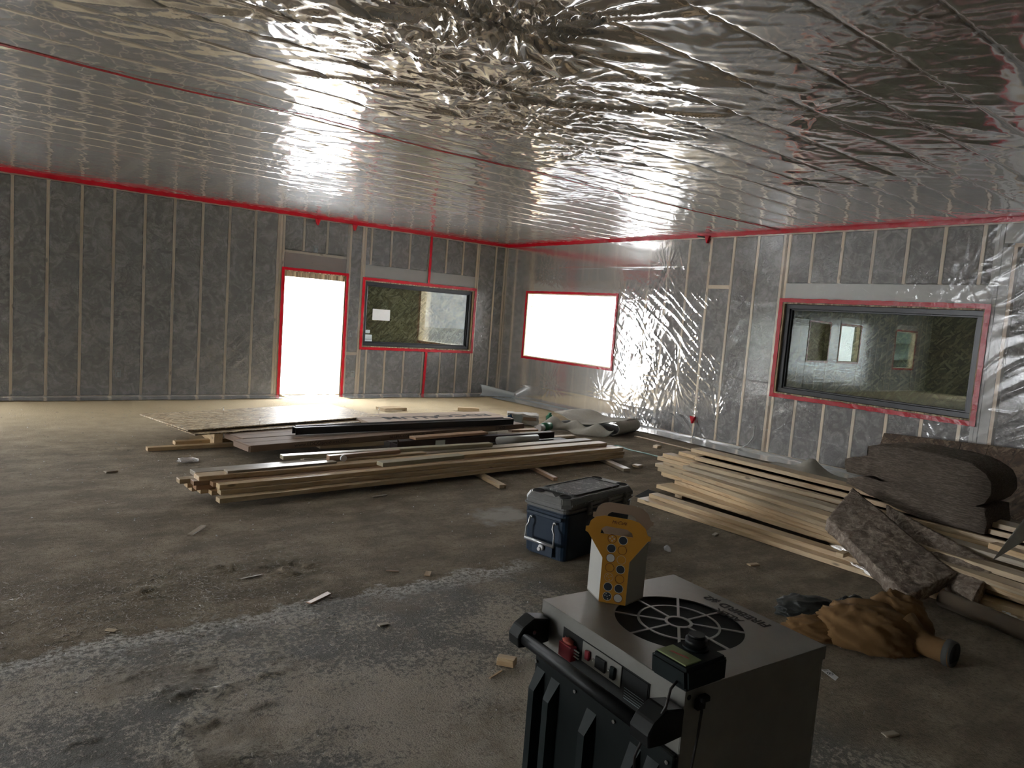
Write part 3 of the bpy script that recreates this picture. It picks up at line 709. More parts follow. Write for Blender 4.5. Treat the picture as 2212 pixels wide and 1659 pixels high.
for i, o in enumerate((W5, W6, W7)):
    wn = empty('window_%d' % (i+4)); tag(wn, kind='structure'); wn['label'] = ('boarded window opening', 'clear window opening', 'wide clear window opening')[i]+' seen mirrored in the right glass'
    reveal(LWm, o, wn, 'osb'); opening_tape(LWm, *o, wn, .05)
    if i == 0: wbox('osb_board', LWm, o[0], o[1], o[2], o[3], .1521, .166, 'osby', wn)
    else: wbox('glass_pane', LWm, o[0]+.02, o[1]-.02, o[2]+.02, o[3]-.02, .1, .103, 'glass', wn)

# ------------------------------------------------------------ ceiling
def ceil_h(x, y):
    ph = ((y+8.90)/.391) % 1.0; d = np.minimum(ph, 1-ph)          # distance to the nearest truss line
    near = sst(-2.4, -2.9, y)
    sag = (.005*(1-np.exp(-d/.12))*(.3+1.4*fbm(x*.7, y*.9, 88, 2))+.006*(1-np.exp(-d/.02)))*near
    loose = .10+1.0*np.exp(-(((x+6.3)/1.9)**2+((y+8.2)/1.3)**2))
    loose = loose*(.4+1.1*sst(.35, .65, fbm(x*.8, y*.8, 77, 2)))
    h = sag
    h = h+loose*(.022*aniso(x, y, -.60, 1.3, .24, 201, .35)+.010*aniso(x, y, -.30, .8, .10, 205, .3)+.004*aniso(x, y, .9, .5, .08, 209, .4))
    h = h+.0045*aniso(x, y, -.45, 1.1, .12, 215, .3)*sst(.45, .65, fbm(x*.5+3, y*.5, 78, 2))
    h = h+.0022*aniso(x, y, 1.35, .9, .07, 219, .3)*sst(.4, .6, fbm(x*.7+7, y*.7, 79, 2))
    for (a, b, R, A, n, sd) in ((-7.05, -8.86, .55, .05, 9, 3), (-6.7, -8.93, .6, .05, 9, 5), (-6.9, -8.2, .4, .03, 8, 8), (-6.2, -8.1, .5, .03, 9, 9), (-5.6, -7.7, .5, .025, 9, 12), (-4.7, -7.3, .5, .02, 8, 15), (-7.7, -8.1, .4, .02, 8, 17)):
        h = h+fan(x, y, a, b, R, A, n, sd)
    for k in range(34):
        r_ = np.random.RandomState(400+k); a = -8.6+r_.rand()*8.2; b = -8.90+.391*r_.randint(-5, 18)
        h = h+fan(x, y, a, b, .18+.3*r_.rand(), .006+.008*r_.rand(), 8, 300+k)
    h = h+.0022*aniso(x, y, .3, .3, .07, 231, .5, 1.6)+.0022*aniso(x, y, -.9, .35, .06, 233, .5, 1.6)
    h = h+.010*aniso(x, y, -.5, .9, .22, 235, .5, 2)*sst(.35, .6, fbm(x*.8, y*.8, 90, 2))*sst(-1.0, -3.0, y)*np.exp(-((x+5)/3.5)**4)
    h = h+.006*aniso(x, y, -.25, .9, .14, 241, .5, 4)*sst(-5.5, -3.5, y)+.005*aniso(x, y, .75, .7, .13, 243, .5, 4)*sst(-3.6, -2.2, y)
    for k in range(9): h = h+fan(x, y, -.35-.9*k, -.5-.5*(k % 3), .5, .012, 9, 500+k)
    edge = sst(0, .08, -x)*sst(0, .08, -y)
    return h*edge
cu_ = joinu(span(XL, -9.6, .5), span(-9.6, -9.0, .1), span(-9.0, -4.5, .018), span(-4.5, -.0, .024)); LN = np.array([-8.90+.391*k for k in range(-9, 17)]); cv = joinu(LN, LN-.006, LN+.006, LN-.016, LN+.016, span(YB, -12.2, .5), span(-12.2, -11.0, .06), span(-11.0, -6.0, .018), span(-6.0, 0, .024))
ceil = boxo('ceiling', (XL, YB, H+.26), (.16, .16, H+.28), 'osbdark'); tag(ceil, kind='structure')
link('ceiling_film', gridmesh('ceiling_film', cu_, cv, lambda x, y: (x, y, H-.001-ceil_h(x, y)-.001)), 'filmc', ceil)
def joist(name, a, b, mat='stud', t=.038, h=.089):
    a = Vector(a); b = Vector(b); L = (b-a).length; bm = bmesh.new(); bx(bm, (0, -t/2, 0), (L, t/2, h)); o = link(name, bm_mesh(bm, name), mat, ceil)
    o.location = a; o.rotation_euler = (0, 0, math.atan2(b.y-a.y, b.x-a.x)); return o
yy = -2.645
while yy > -12.6: joist('truss_chord', (-12.0, yy, H+.001), (0, yy, H+.001)); yy -= .391
for k in range(-1, 16):
    x = -.60-.602*k
    if x < -.2: joist('jack_chord', (x, -2.62, H+.0005), (x, -.02, H+.0005), 'chord')
joist('hip_chord', (-2.62, -2.62, H+.002), (-.03, -.03, H+.002), 'chord')
# taped seam of the two ceiling sheets
def ctape(pts, wd):
    V = []; Fc = []
    P = []
    for a, b in zip(pts[:-1], pts[1:]):
        n = max(1, int(math.dist(a, b)/.08)); P += [(a[0]+(b[0]-a[0])*k/n, a[1]+(b[1]-a[1])*k/n) for k in range(n)]
    P.append(pts[-1])
    A = np.array(P); hz = ceil_h(A[:, 0], A[:, 1])
    for i, (x, y) in enumerate(P):
        wob = .012*math.sin(x*2.1)+.006*math.sin(x*5.3); w_ = wd*(.85+.25*math.sin(x*1.3+1))
        z = H-.006-hz[i]-.006*(1+math.sin(x*3.1))
        V += [(x, y+wob-w_/2, z), (x, y+wob+w_/2, z-.004), (x, y+wob+w_/2, z-.001), (x, y+wob-w_/2, z+.003)]
    for i in range(len(P)-1):
        for k in range(4): Fc.append((4*i+k, 4*i+(k+1) % 4, 4*i+4+(k+1) % 4, 4*i+4+k))
    return link('red_tape', rawmesh('ceiling_tape', V, Fc), 'tape', ceil)
ctape([(-12, -6.19), (-7.6, -6.20), (-6.85, -6.27), (-4.9, -6.21), (-.05, -6.24)], .035)

# ------------------------------------------------------------ outside
g = boxo('snowy_ground', (-60, .17, -.35), (40, 90, -.25), 'snow'); tag(g, 'white snow outside the doorway and windows', 'snow', kind='structure')
g = boxo('snowy_ground', (.17, -60, -.35), (80, .17, -.251), 'snow'); tag(g, 'white snow outside the right-hand window opening', 'snow', kind='structure')
g = boxo('snowy_ground', (-60, -60, -.35), (XL-.11, .17, -.252), 'snow'); tag(g, 'white snow outside the added light opening behind the camera, out of view', 'snow', kind='structure')
bmf = bmesh.new()
for k in range(26):
    x = -28-1.9*k+random.uniform(-1, 1); y = 16+.25*k+random.uniform(-3, 3); hh = random.uniform(7, 12)
    for j in range(7):
        r = bmesh.ops.create_cone(bmf, cap_ends=True, segments=9, radius1=(1-j/7.5)*hh*.24+random.uniform(-.1, .1), radius2=.1, depth=hh*.26)
        bmesh.ops.translate(bmf, vec=(x, y, .8+j*hh*.125), verts=r['verts'])
t = link('distant_trees', bm_mesh(bmf), 'needle'); t.location.z = -.2; tag(t, 'snow dusted trees far outside, mirrored in the right-hand glass', 'trees', kind='stuff')

# ------------------------------------------------------------ lumber
def board(pL, pR, zt, wd, t=.038, mat='wood', label=None, group=None, name='lumber_board', L=None, back=True, cat='board', tilt=0.0, parent=None):
    """plank whose near top edge runs from pixel pL to pixel pR at height zt"""
    A = Vector(fl(pL[0], pL[1], zt)); B = Vector(fl(pR[0], pR[1], zt)); return board3(A, B, wd, t, mat, label, group, name, L, back, cat, tilt, parent)
def board3(A, B, wd, t=.038, mat='wood', label=None, group=None, name='lumber_board', L=None, back=True, cat='board', tilt=0.0, parent=None):
    A = Vector(A); B = Vector(B); d = (B-A); LL = L or d.length; ang = math.atan2(d.y, d.x)
    bm = bmesh.new(); bx(bm, (0, 0, -t), (LL, wd, 0) if back else (LL, wd, 0), .0025, 1)
    o = link(name, bm_mesh(bm, name), mat, parent); o.location = A; o.rotation_euler = (0, -math.asin(max(-1, min(1, (B.z-A.z)/d.length))), ang)
    if label: tag(o, label, cat, group)
    return o
# centre stack (16 ft boards on blocks)
F1 = board((474.6, 1078), (1347, 982.4), .078, .089, label='lowest front board of the centre lumber stack, end nearest the camera')
F2 = board((477, 1060.4), (1349.6, 975), .1162, .089, label='second board up on the near side of the centre lumber stack, white-stamped end')
F3 = board((474.6, 1048), (1346.8, 966.8), .1544, .089, label='top board of the near row in the centre stack, pale lit top')
R4 = board((430, 1030), (1311.6, 956.6), .1926, .14, label='raised front board on top of the centre stack, knotty side facing us')
R4b = board((421.7, 1020.5), (1280, 950), .1926, .14, mat='woodgrey', label='dusty board behind the raised front board on top of the centre stack')
gi = 'inner boards of the centre stack'; li = 'lumber board inside the centre stack, its sawn end showing at the left'
A3 = Vector(fl(474.6, 1048, .1544)); B3 = Vector(fl(1346.8, 966.8, .1544)); dd = (B3-A3).normalized(); nn = Vector((-dd.y, dd.x, 0))
for (row, k, off) in ((2, 1, -.02), (2, 2, -.14), (2, 3, -.22), (1, 1, .03), (1, 2, -.12), (1, 3, -.16), (0, 1.3, -.02), (0, 2.2, -.08), (0, 3.2, -.12)):
    zt = (.078, .1162, .1544)[row]; a = A3+dd*off+nn*(.095*k+.003); a.z = zt; b = a+dd*4.83; b.z = zt
    board3(a, b, .089, .0375, 'woodred' if k in (1, 2) else 'wood', li, gi)
wbx = board((492, 1018), (728, 997), .2115, .089, .0185, 'woodgrey', 'thin grey slat lying on the left end of the centre stack')
board((827.5, 1000.5), (1004, 983.5), .2311, .11, mat='woodgreen', label='short greenish offcut resting on the front of the centre stack')
board((740, 992), (922, 977.5), .2120, .089, .019, 'wood', 'short pale slat lying mid-way on the centre stack')
b_ = board((712, 985), (866, 972), .246, .06, .05, 'woodred', 'reddish brown block lying behind the short pale slat on the centre stack')
cyl('washer', (0, 0, 0), .03, .02, 'white', None, 20, 'y'); wsh = bpy.data.objects['washer']; wsh.location = Vector(fl(742, 990, .225)); tag(wsh, 'small round white plastic ring on the centre stack', 'ring')
G1 = board((612, 985), (1065, 957.7), .2311, .089, mat='woodgreen', label='greenish treated board laid across the back of the centre stack, pale top')
board((656, 992), (722, 986), .0385, .07, .03, 'woodgrey', 'stub of weathered wood poking out behind the centre stack')
board((1010, 955), (1245, 941), .0385, .10, .03, 'wood', 'light board at the far right edge of the centre stack')
# blocks under it
def block(pa, pb, zt, wd, t, label, mat='wood', name='wood_block', cat='block', group=None): return board(pa, pb, zt, wd, t, mat, label, group, name, cat=cat)
block((1094, 1047), (1030, 1014), .0385, .075, .038, 'lumber block sticking out under the centre stack, nearest the cooler', 'wood')
block((1205, 1031), (1148, 1003), .0385, .05, .038, 'lumber block under the centre stack, middle of the three on the right', 'woodred')
block((1362, 1012), (1300, 985), .0385, .089, .038, 'lumber block under the right end of the centre stack', 'woodgrey')
block((830, 1040), (925, 1032), .0385, .14, .038, 'flat offcut half hidden in shadow under the centre stack', 'woodgrey')
block((560, 1062), (560, 1040), .039, .089, .038, 'lumber block in shadow under the left end of the centre stack', 'woodgrey')

# boards poking out on the left behind the stack
board((319, 967.5), (770, 944), .0385, .089, label='long board on the floor, its left end reaching furthest left')
board((378.5, 954), (770, 931), .0385, .089, mat='wood', label='knotty board on the floor behind the one reaching furthest left')
for i, (px, py) in enumerate(((484, 941), (640, 925), (780, 912))):
    A = Vector(fl(px, py, .16))+Vector((.05, .22, 0)); o = board3(A, A+Vector((.05, .8, 0)), .09, .16, 'wood', None, None, 'wood_block', cat='block', back=True)
    tag(o, 'stacked timber sleeper holding up the osb sheets'+(', leftmost of three', ', middle of three', ', rightmost of three')[i], 'block')
# osb sheets
def sheet_osb(pl, pf, pr, zt, t, mat, label, L=2.44, W_=1.19):
    A = Vector(fl(pf[0], pf[1], zt)); B = Vector(fl(pr[0], pr[1], zt)); d = (B-A).normalized(); n = Vector((-d.y, d.x, 0)); bm = bmesh.new()
    L = (B-A).length; C = Vector(fl(pl[0], pl[1], zt)); W_ = (C-A).dot(n); print('osb', L, W_)
    bx(bm, (0, 0, -t), (L, W_, 0), .001); o = link('osb_sheet', bm_mesh(bm, 'osb_sheet'), mat); o.location = A; o.rotation_euler = (0, 0, math.atan2(d.y, d.x)); tag(o, label, 'sheet')
    return o
s1 = sheet_osb((337, 892), (406, 929), (822, 898), .215, .013, 'osbpale', 'upper osb sheet lying flat in front of the doorway, bright with daylight')
s2 = sheet_osb((380, 915), (421.5, 938.5), (852, 905.5), .185, .013, 'osb', 'lower osb sheet peeking out under the upper one')
for px, py in ((483, 894), (561, 917), (818, 893)):
    P = Vector(fl(px, py, .215)); o = cyl('nail', (0, 0, .04), .003, .09, 'chrome', None, 6); o.location = P; tag(o, 'nail standing upright in the osb sheet', 'nail', 'nails in the osb sheet')
# cartons of soffit panels
def carton(pl, pr, pb, zt, zb, mat, label, A=None, B=None, W_=None):
    if A is None: A = Vector(fl(*pl, zt)); B = Vector(fl(*pr, zt))
    d = (B-A).normalized(); n = Vector((-d.y, d.x, 0)); L = (B-A).length
    if W_ is None: C = Vector(fl(*pb, zt)); W_ = (C-A).dot(n)
    e = empty('soffit_carton', A-Vector((0, 0, zt-zb)), math.atan2(d.y, d.x)); print('carton', L, W_)
    boxo('box_body', (0, 0, 0), (L, W_, zt-zb-.002), mat, e, .004); boxo('end_flap', (-.012, .01, .003), (-.001, W_-.01, zt-zb-.01), mat, e, .002)
    boxo('packing_tape', (.0, W_*.47, zt-zb-.0018), (L, W_*.53, zt-zb-.001), 'carton', e)
    tag(e, label, 'carton'); return e, L, W_
ca, L1, Wc = carton((540.5, 962.6), (1133, 915), (527, 947.5), .17, .10, 'carton', 'long brown cardboard carton, printed side facing us')
zf = .07
def ftext(s, x, size, z=.035, parent=ca): return text('print', s, size, 'ink', basis((x, -.001, z), (1, 0, 0), (0, 0, 1)), parent, sx=1.25)
ftext('www.EDCOproducts.com', .82, .05); ftext('ALUMA-KORE 16" Soffit Panels', 2.05, .042); ftext('EDCO', 3.55, .052)
A = Vector(fl(515, 933.5, .17))
A = Vector(fl(540.5, 962.6, .17)); B = Vector(fl(1133, 915, .17)); d = (B-A).normalized(); n = Vector((-d.y, d.x, 0))
cb, L2, Wb = carton(None, None, None, .17, .10, 'carton', 'second brown carton lying tight behind the printed one, half under the black trim', A+n*(Wc+.02)+d*.1, B+n*(Wc+.02)-d*.05, .42)
# worn front edge of the carton and big lettering at its back right corner
cc, L3, W3 = carton((800, 913), (1110, 903.5), (835, 893), .215, .174, 'cartonpale', 'pale cardboard carton top with big upside-down ALUM and EDCO letters')
for s, px, py, sz_ in (('ALUM', 890, 901.5, .27), ('EDCO', 1000, 897, .27)):
    P = cc.matrix_world.inverted() if False else None
    Pw = Vector(fl(px, py, .215)); a = cc.rotation_euler.z; rel = Matrix.Rotation(-a, 3, 'Z') @ (Pw-Vector(cc.location))
    text('print', s, sz_, 'ink', basis((rel.x, rel.y, .0405), (-1, 0, 0), (0, -1, 0)), cc, sx=1.2, bold=.006)
# black trim lengths (U profiles)
def uprof(name, A, B, wd, h, mat, label, cat, group=None, lip=.018, ribs=2):
    A = Vector(A); B = Vector(B); L = (B-A).length; a = math.atan2(B.y-A.y, B.x-A.x)
    pts = [(0, -h), (.004, -h), (.004, -.004), (wd-.004, -.004), (wd-.004, -h), (wd, -h), (wd, 0), (wd-lip, .006), (wd-lip*1.6, .006), (wd-lip*2, 0), (lip*2, 0), (lip*1.6, .006), (lip, .006), (0, 0)]
    o = prism(name, pts, 0, L, 'x', mat); o.location = A; o.rotation_euler = (0, 0, a); tag(o, label, cat, group); return o
uprof('metal_trim', fl(639, 925, .255), fl(1110, 905.5, .255), .10, .075, 'trim', 'front black metal trim length lying on the soffit carton', 'trim')
uprof('metal_trim', Vector(fl(640, 921.0, .262)), Vector(fl(1088, 902.5, .262)), .05, .04, 'trim', 'rear black metal trim length lying on the soffit carton', 'trim')
0 and uprof('metal_trim', Vector(fl(735, 913.5, .258)), Vector(fl(1085, 899.5, .258)), .06, .03, 'trim', 'short black metal trim furthest back on the cartons', 'trim')
board((898, 945.5), (1054.6, 933.5), .165, .13, .03, 'woodred', 'reddish short plank on top of the steel angle')
# steel angle with a triangular end plate
e = empty('steel_angle', (0, 0, 0)); A = Vector(fl(843, 955, .125)); B = Vector(fl(1198, 933, .125)); L = (B-A).length; e.location = A-Vector((0, 0, .085)); e.rotation_euler = (0, 0, math.atan2(B.y-A.y, B.x-A.x))
boxo('flange', (0, 0, .079), (L, .09, .085), 'steel', e, .001); boxo('web', (0, 0, 0), (L, .006, .078), 'steel', e, .001)
prism('end_plate', [(-.0, -.01), (-.0, .16), (.0, -.01)], 0, 0, 'y', 'steel', e) if False else prism('end_plate', [(0, -.035), (.14, -.035), (.11, .0), (0, .15)], -.16, -.15, 'y', 'steel', e)
boxo('brace', (-.001, -.15, -.02), (.008, -.001, .085), 'steel', e)
boxo('sticker', (.62, -.002, .015), (.76, -.0005, .07), 'pale', e)
tag(e, 'dark brown steel angle with triangular end plate and small label', 'steel')
board((692, 960), (830, 953), .10, .12, .05, 'wood', 'saw-cut board end under the carton, left of the steel angle')
board((1106, 929.5), (1163, 927.5), .06, .10, .03, 'woodred', 'short plank end showing right of the carton')
board((1125, 934.5), (1180, 932), .05, .05, .02, 'wood', 'thin strip of wood behind the steel angle, right end')
sh = prism('metal_sheet', [(0, 0), (1.25, -.1), (1.3, .4), (.05, .5)], 0, .012, 'z', 'trim'); sh.location = Vector(fl(1060, 958, .02)); tag(sh, 'dark flat metal sheet on the floor between the carton and the stack', 'sheet')
pp = tube('grey_pipe', [fl(1075, 952, .07), fl(1160, 946, .07)], .05, 'cable'); tag(pp, 'short grey pipe lying behind the centre stack', 'pipe')

# crumpled wrap with blue label, blackish litter, green rolls
def blob(name, c, sx, sy, sz_, mat, seed, amp=.25, parent=None, freq=3.0, sub=4, flat=True, crease=0.0):
    bm = bmesh.new(); bmesh.ops.create_icosphere(bm, subdivisions=sub, radius=1.0)
    co = np.array([v.co[:] for v in bm.verts]); n = fbm(co[:, 0]*freq+co[:, 2]*2.1+7, co[:, 1]*freq-co[:, 2]*1.7+seed, seed, 3)-.5
    cr = ridge(co[:, 0]*freq*1.5+co[:, 2]*3+3, co[:, 1]*freq*1.5+co[:, 2], seed+5)**3
    for v, k, q in zip(bm.verts, n, cr):
        v.co *= 1+amp*2*k+crease*q; z = v.co.z
        if flat and z < -.3: v.co.z = -.3+(z+.3)*.1
        v.co = Vector((v.co.x*sx, v.co.y*sy, v.co.z*sz_+.35*sz_))
    o = link(name, bm_mesh(bm, name), mat, parent, True); o.location = c; return o
P = fl(1128, 916); e = empty('plastic_wrap_pack', P, -.6); tag(e, 'crumpled clear plastic pack with a blue label beside the cartons', 'packaging')
bm = bmesh.new(); bx(bm, (-.24, -.12, 0), (.24, .12, .17)); bmesh.ops.subdivide_edges(bm, edges=bm.edges, cuts=5, use_grid_fill=True)
for v in bm.verts: v.co += Vector([random.uniform(-.012, .012) for _ in range(3)])
for v in bm.verts: v.co.z = max(v.co.z, .002)
link('wrap', bm_mesh(bm), 'cardw', e)
boxo('blue_label', (-.16, -.14, .02), (-.02, -.127, .16), 'boxpl', e); boxo('printed_panel', (.0, -.139, .08), (.2, -.132, .13), 'kraft', e)
blob('blue_cap', (-.2, -.1, .05), .05, .04, .09, plain('blue_plastic', (.01, .08, .22), .4), 3, parent=e)
P = Vector(fl(1186, 920)); e = empty('green_bottle', P, .4); tag(e, 'dark green rounded bottle standing at the tarp corner', 'bottle')
cyl('bottle_body', (0, 0, .09), .06, .18, 'green', e, 20, bev=.02); cyl('cap', (0, 0, .195), .025, .03, 'green', e, 14)
P = Vector(fl(1180, 930)); e = empty('green_bottle', P, .3); tag(e, 'green bottle lying on its side with a white label, in front of the tarp', 'bottle')
cyl('bottle_body', (0, 0, .06), .06, .2, 'green', e, 20, 'x', bev=.015); cyl('label_band', (-.16, 0, .055), .05, .12, 'white', e, 18, 'x')
# folded tarp
def tarp_fn(u, v):
    c = [Vector(fl(*p)) for p in ((1195, 914), (1266, 906), (1375, 934), (1322, 945))]   # left-back, top, right, front
    x = (1-u)*(1-v)*c[0].x+(1-u)*v*c[1].x+u*v*c[2].x+u*(1-v)*c[3].x; y = (1-u)*(1-v)*c[0].y+(1-u)*v*c[1].y+u*v*c[2].y+u*(1-v)*c[3].y
    z = .20-.12*np.sin(u*3.0)**2*(1-.3*v)+.05*(fbm(u*3, v*3, 7)-.5)+.03*u
    return x, y, z
def thick(me, t):
    bm = bmesh.new(); bm.from_mesh(me); bmesh.ops.solidify(bm, geom=bm.faces[:], thickness=t); bm.to_mesh(me); bm.free(); return me
e = empty('folded_tarp', (0, 0, 0)); tag(e, 'heavy grey folded tarp lying on the floor by the right wall', 'tarp')
me = gridmesh('top_layer', span(0, 1, .04), span(0, 1, .05), tarp_fn); link('top_layer', thick(me, .012), 'tarp', e, True)
def tarp2(u, v):
    x, y, z = tarp_fn(u*.98+.01, v*.96+.02); return x, y, .015+.02*fbm(u*5, v*4, 9)
link('bottom_layer', thick(gridmesh('bl', span(0, 1, .05), span(0, 1, .06), tarp2), .012), 'tarpd', e, True)
def tfold(u, v):     # the front flap folded towards the camera and right end roll
    a = Vector(fl(1188, 925)); b = Vector(fl(1325, 950)); x = a.x+(b.x-a.x)*u; y = a.y+(b.y-a.y)*u+.0*v
    x = x-.22*v*(1-.4*u)*(1+.5*np.sin(u*11)); y = y-.0*v+.12*v
    return x, y, .16*(1-v)**1.5*(.6+.5*np.sin(u*9+1)**2)+.015
link('front_flap', thick(gridmesh('ff', span(0, 1, .03), span(0, 1, .08), tfold), .01), 'tarp', e, True)
def tend(u, v):
    a = Vector(fl(1322, 945)); b = Vector(fl(1368, 934)); th = v*math.pi; r = .085
    return a.x+(b.x-a.x)*u+.0*v+(.12+r*np.sin(th)*.8)*(b.y-a.y)*-1.2*0+.08*np.sin(th), a.y+(b.y-a.y)*u-.05*np.sin(th), .11+r*np.cos(th)+.012
link('rolled_edge', thick(gridmesh('re', span(0, 1, .1), span(0, 1, .08), tend), .01), 'tarp', e, True)

# strap and long pale line on the floor, cable at the wall
def strip(name, pts, wd, t, mat, label, cat):
    V = []; Fc = []
    P = [Vector(fl(*p)) for p in pts]
    for i, p in enumerate(P):
        d = (P[min(i+1, len(P)-1)]-P[max(0, i-1)]).normalized(); n = Vector((-d.y, d.x, 0))
        for s in (-1, 1):
            for z in (.002, .002+t): V.append((p.x+n.x*wd/2*s, p.y+n.y*wd/2*s, z))
    for i in range(len(P)-1):
        a, b = 4*i, 4*i+4; Fc += [(a, a+2, b+2, b), (a+1, b+1, b+3, a+3), (a, b, b+1, a+1), (a+2, a+3, b+3, b+2)]
    Fc += [(0, 1, 3, 2), (4*len(P)-4, 4*len(P)-2, 4*len(P)-1, 4*len(P)-3)]
    o = link(name, rawmesh(name, V, Fc), mat); tag(o, label, cat); return o
strip('teal_strap', [(1330, 962), (1360, 972), (1395, 980), (1430, 989), (1470, 998), (1492, 1001)], .06, .004, 'teal', 'flat teal strap on the floor between the two lumber piles', 'strap')
strip('wood_lath', [(1372, 943), (1495, 973)], .035, .012, 'wood', 'long thin pale lath on the floor beside the right wall', 'lath')
P = onp(1500, 925, 0, -.03); pts = [(1500, 922), (1498, 935), (1494, 950), (1502, 960), (1520, 968), (1545, 973), (1570, 975), (1595, 970), (1615, 960), (1627, 945), (1631, 920)]
tube('electrical_cable', [onp(a, b, 0, -.06-.05*math.sin(i*.3)) for i, (a, b) in enumerate(pts)], .008, 'cable'); o = bpy.data.objects['electrical_cable']; tag(o, 'thin white cable looping from the red-taped stub on the right wall', 'cable')

# ------------------------------------------------------------ right lumber pile
bp = [("front-most wide board on the floor, lowest of the right pile", (1377, 1075.6), (1771, 1202), .040, .235, 4.88, 'wood'),
      ("narrow board lying on the front-most wide board of the right pile", (1402, 1066), (1776, 1184), .0785, .12, 4.88, 'wood'),
      ("bottom board of the main right stack, poking out furthest left", (1418, 1046), (1826, 1173), .090, .235, 4.88, 'wood'),
      ("second board from the bottom of the main right stack", (1457, 1037), (1789, 1150), .1285, .14, 4.88, 'wood'),
      ("third board from the bottom of the main right stack, end set back", (1473, 1032), (1788, 1141), .167, .14, 4.88, 'wood'),
      ("fourth board from the bottom of the main right stack", (1466, 1023), (1787, 1132), .2055, .14, 4.88, 'wood'),
      ("fifth board from the bottom of the main right stack, clean face with knots", (1475, 1017), (1785, 1114), .244, .14, 4.88, 'wood'),
      ("grey-tinted board sixth from the bottom of the main right stack", (1475, 1005), (1801, 1098), .2825, .14, 4.88, 'woodgrey'),
      ("pale board seventh from the bottom of the main right stack", (1490, 999), (1812, 1080), .321, .16, 4.88, 'wood'),
      ("orange-toned board second from the top of the main right stack", (1501, 986), (1826, 1066), .3595, .16, 4.88, 'wood'),
      ("topmost board of the main right stack, at its back", (1493, 968), (1839, 1053), .398, .18, 4.88, 'wood')]
for (lb, a, b, z, wd, L, mt) in bp:
    A = Vector(fl(*a, z)); B = Vector(fl(*b, z)); d = (B-A).normalized(); 
    o = board3(A, A+d*L, wd, .038, mt, lb); print('B', [round(v, 2) for v in A], [round(v, 2) for v in A+d*L])
gi = 'inner boards of the right stack'; li = 'lumber board in the hidden inner rows of the right stack'
for row in range(8):
    z = .090+.0385*row
    for k in range(3):
        x0 = -3.0+.145*k+(.12 if row == 0 else 0); 
        if row == 7 and k == 0: continue
        if row == 6 and k == 0: x0 += .035
        if row >= 6 and k == 2: x0 += .02
        y0 = -6.95-.18*random.random()-.05*k
        o = board3((x0, y0, z), (x0-.03, y0-4.88, z), .138, .038, 'wood', li, gi)
for i, y in enumerate((-7.6, -9.2, -10.9)):
    o = board3((-3.32, y, .0505), (-2.3, y+.0, .0505), .089, .05, 'wood', 'lumber block under the right stack'+(', near its left end', ', hidden at mid-length', ', towards the camera side')[i], name='wood_block', cat='block')
pl = prism('black_gap_sheet', [(-3.72, -7.35), (-3.36, -7.2), (-3.36, -11.8), (-3.55, -11.8)], .005, .007, 'z', 'void'); tag(pl, 'thin black sheet on the floor in the gap of the right pile', 'sheet')  # flat black sheet laid in the gap between the boards
board((1806, 1192), (1822, 1197), .12, .10, .03, 'wood', 'short offcut lying on the front boards beside the leaning batt', name='wood_offcut', cat='offcut')
A = Vector(fl(1805, 1186, .11)); 
P0 = Vector(fl(2035, 1292, .06)); P1 = Vector(fl(2300, 1400, .06)); tb = tube('cardboard_tube', [P0, P1], .055, 'tube', n=24); tag(tb, 'brown cardboard tube with white splatters on the floor, lower right', 'tube')
for px, py, r_ in ((2168, 1322, .012), (2185, 1332, .018), (2178, 1326, .014), (2200, 1340, .02), (2131, 1317, .008), (2193, 1334, .012)):
    P = Vector(fl(px, py, .09)); o = blob('splatter', P, r_, r_, .006, 'white', int(px), parent=None, sub=2); o.parent = tb
# loose boards right of the batts
board((2135, 1172), (2330, 1235), .44, .089, mat='wood', label='pale board on top of the right pile near the picture edge')
# wrinkled film drift behind the pile
def drift(u, v):
    a = Vector(fl(1700, 1008)); b = Vector(fl(1860, 1012)); x = -.15-.75*v-.1*u; x = x-.25; y = -6.9-1.3*u; z = .01+.13*(.6+.8*fbm(u*9, v*7, 6))*np.exp(-((u-.35-.2*v)/.16)**2)*np.exp(-((v-.4)/.35)**2)+.08*fbm(u*4, v*4, 5)*np.sin(v*3.1)
    return x, y, z
o = link('loose_poly', gridmesh('loose_poly', span(0, 1, .03), span(0, 1, .04), drift), 'skirt'); o.data.materials.clear(); o.data.materials.append(M['tarp']); tag(o, 'bunched grey sheet between the right lumber pile and the wall', 'sheet')

# osb strips leaning on the right wall
XO = -.24
for i, (pa, pb) in enumerate((((1910, 935), (2020, 948)), ((2020, 948), (2078, 954.5)), ((2078, 954.5), (2137, 961.5)), ((2137, 961.5), (2420, 995)))):
    A = onp(*pa, 0, XO); B = onp(*pb, 0, XO); bm = bmesh.new(); g = .003
    V = []
    for (P, s) in ((A, -g), (B, g)):
        for (x, z) in ((XO, P[2]), (XO-.012, P[2]-.002), (XO-.30, .003), (XO-.288, .003)): V.append((x, P[1]+s, z))
    me = rawmesh('osb_strip', V, [(0, 1, 2, 3), (7, 6, 5, 4), (0, 4, 5, 1), (1, 5, 6, 2), (2, 6, 7, 3), (3, 7, 4, 0)]); bm.from_mesh(me); me = bm_mesh(bm)
    o = link('osb_strip', me, 'osbdark'); tag(o, 'dark osb strip leaning against the right wall, '+('furthest left, wide', 'narrow, second from left', 'narrow, third from left', 'long, at the picture edge')[i], 'sheet')

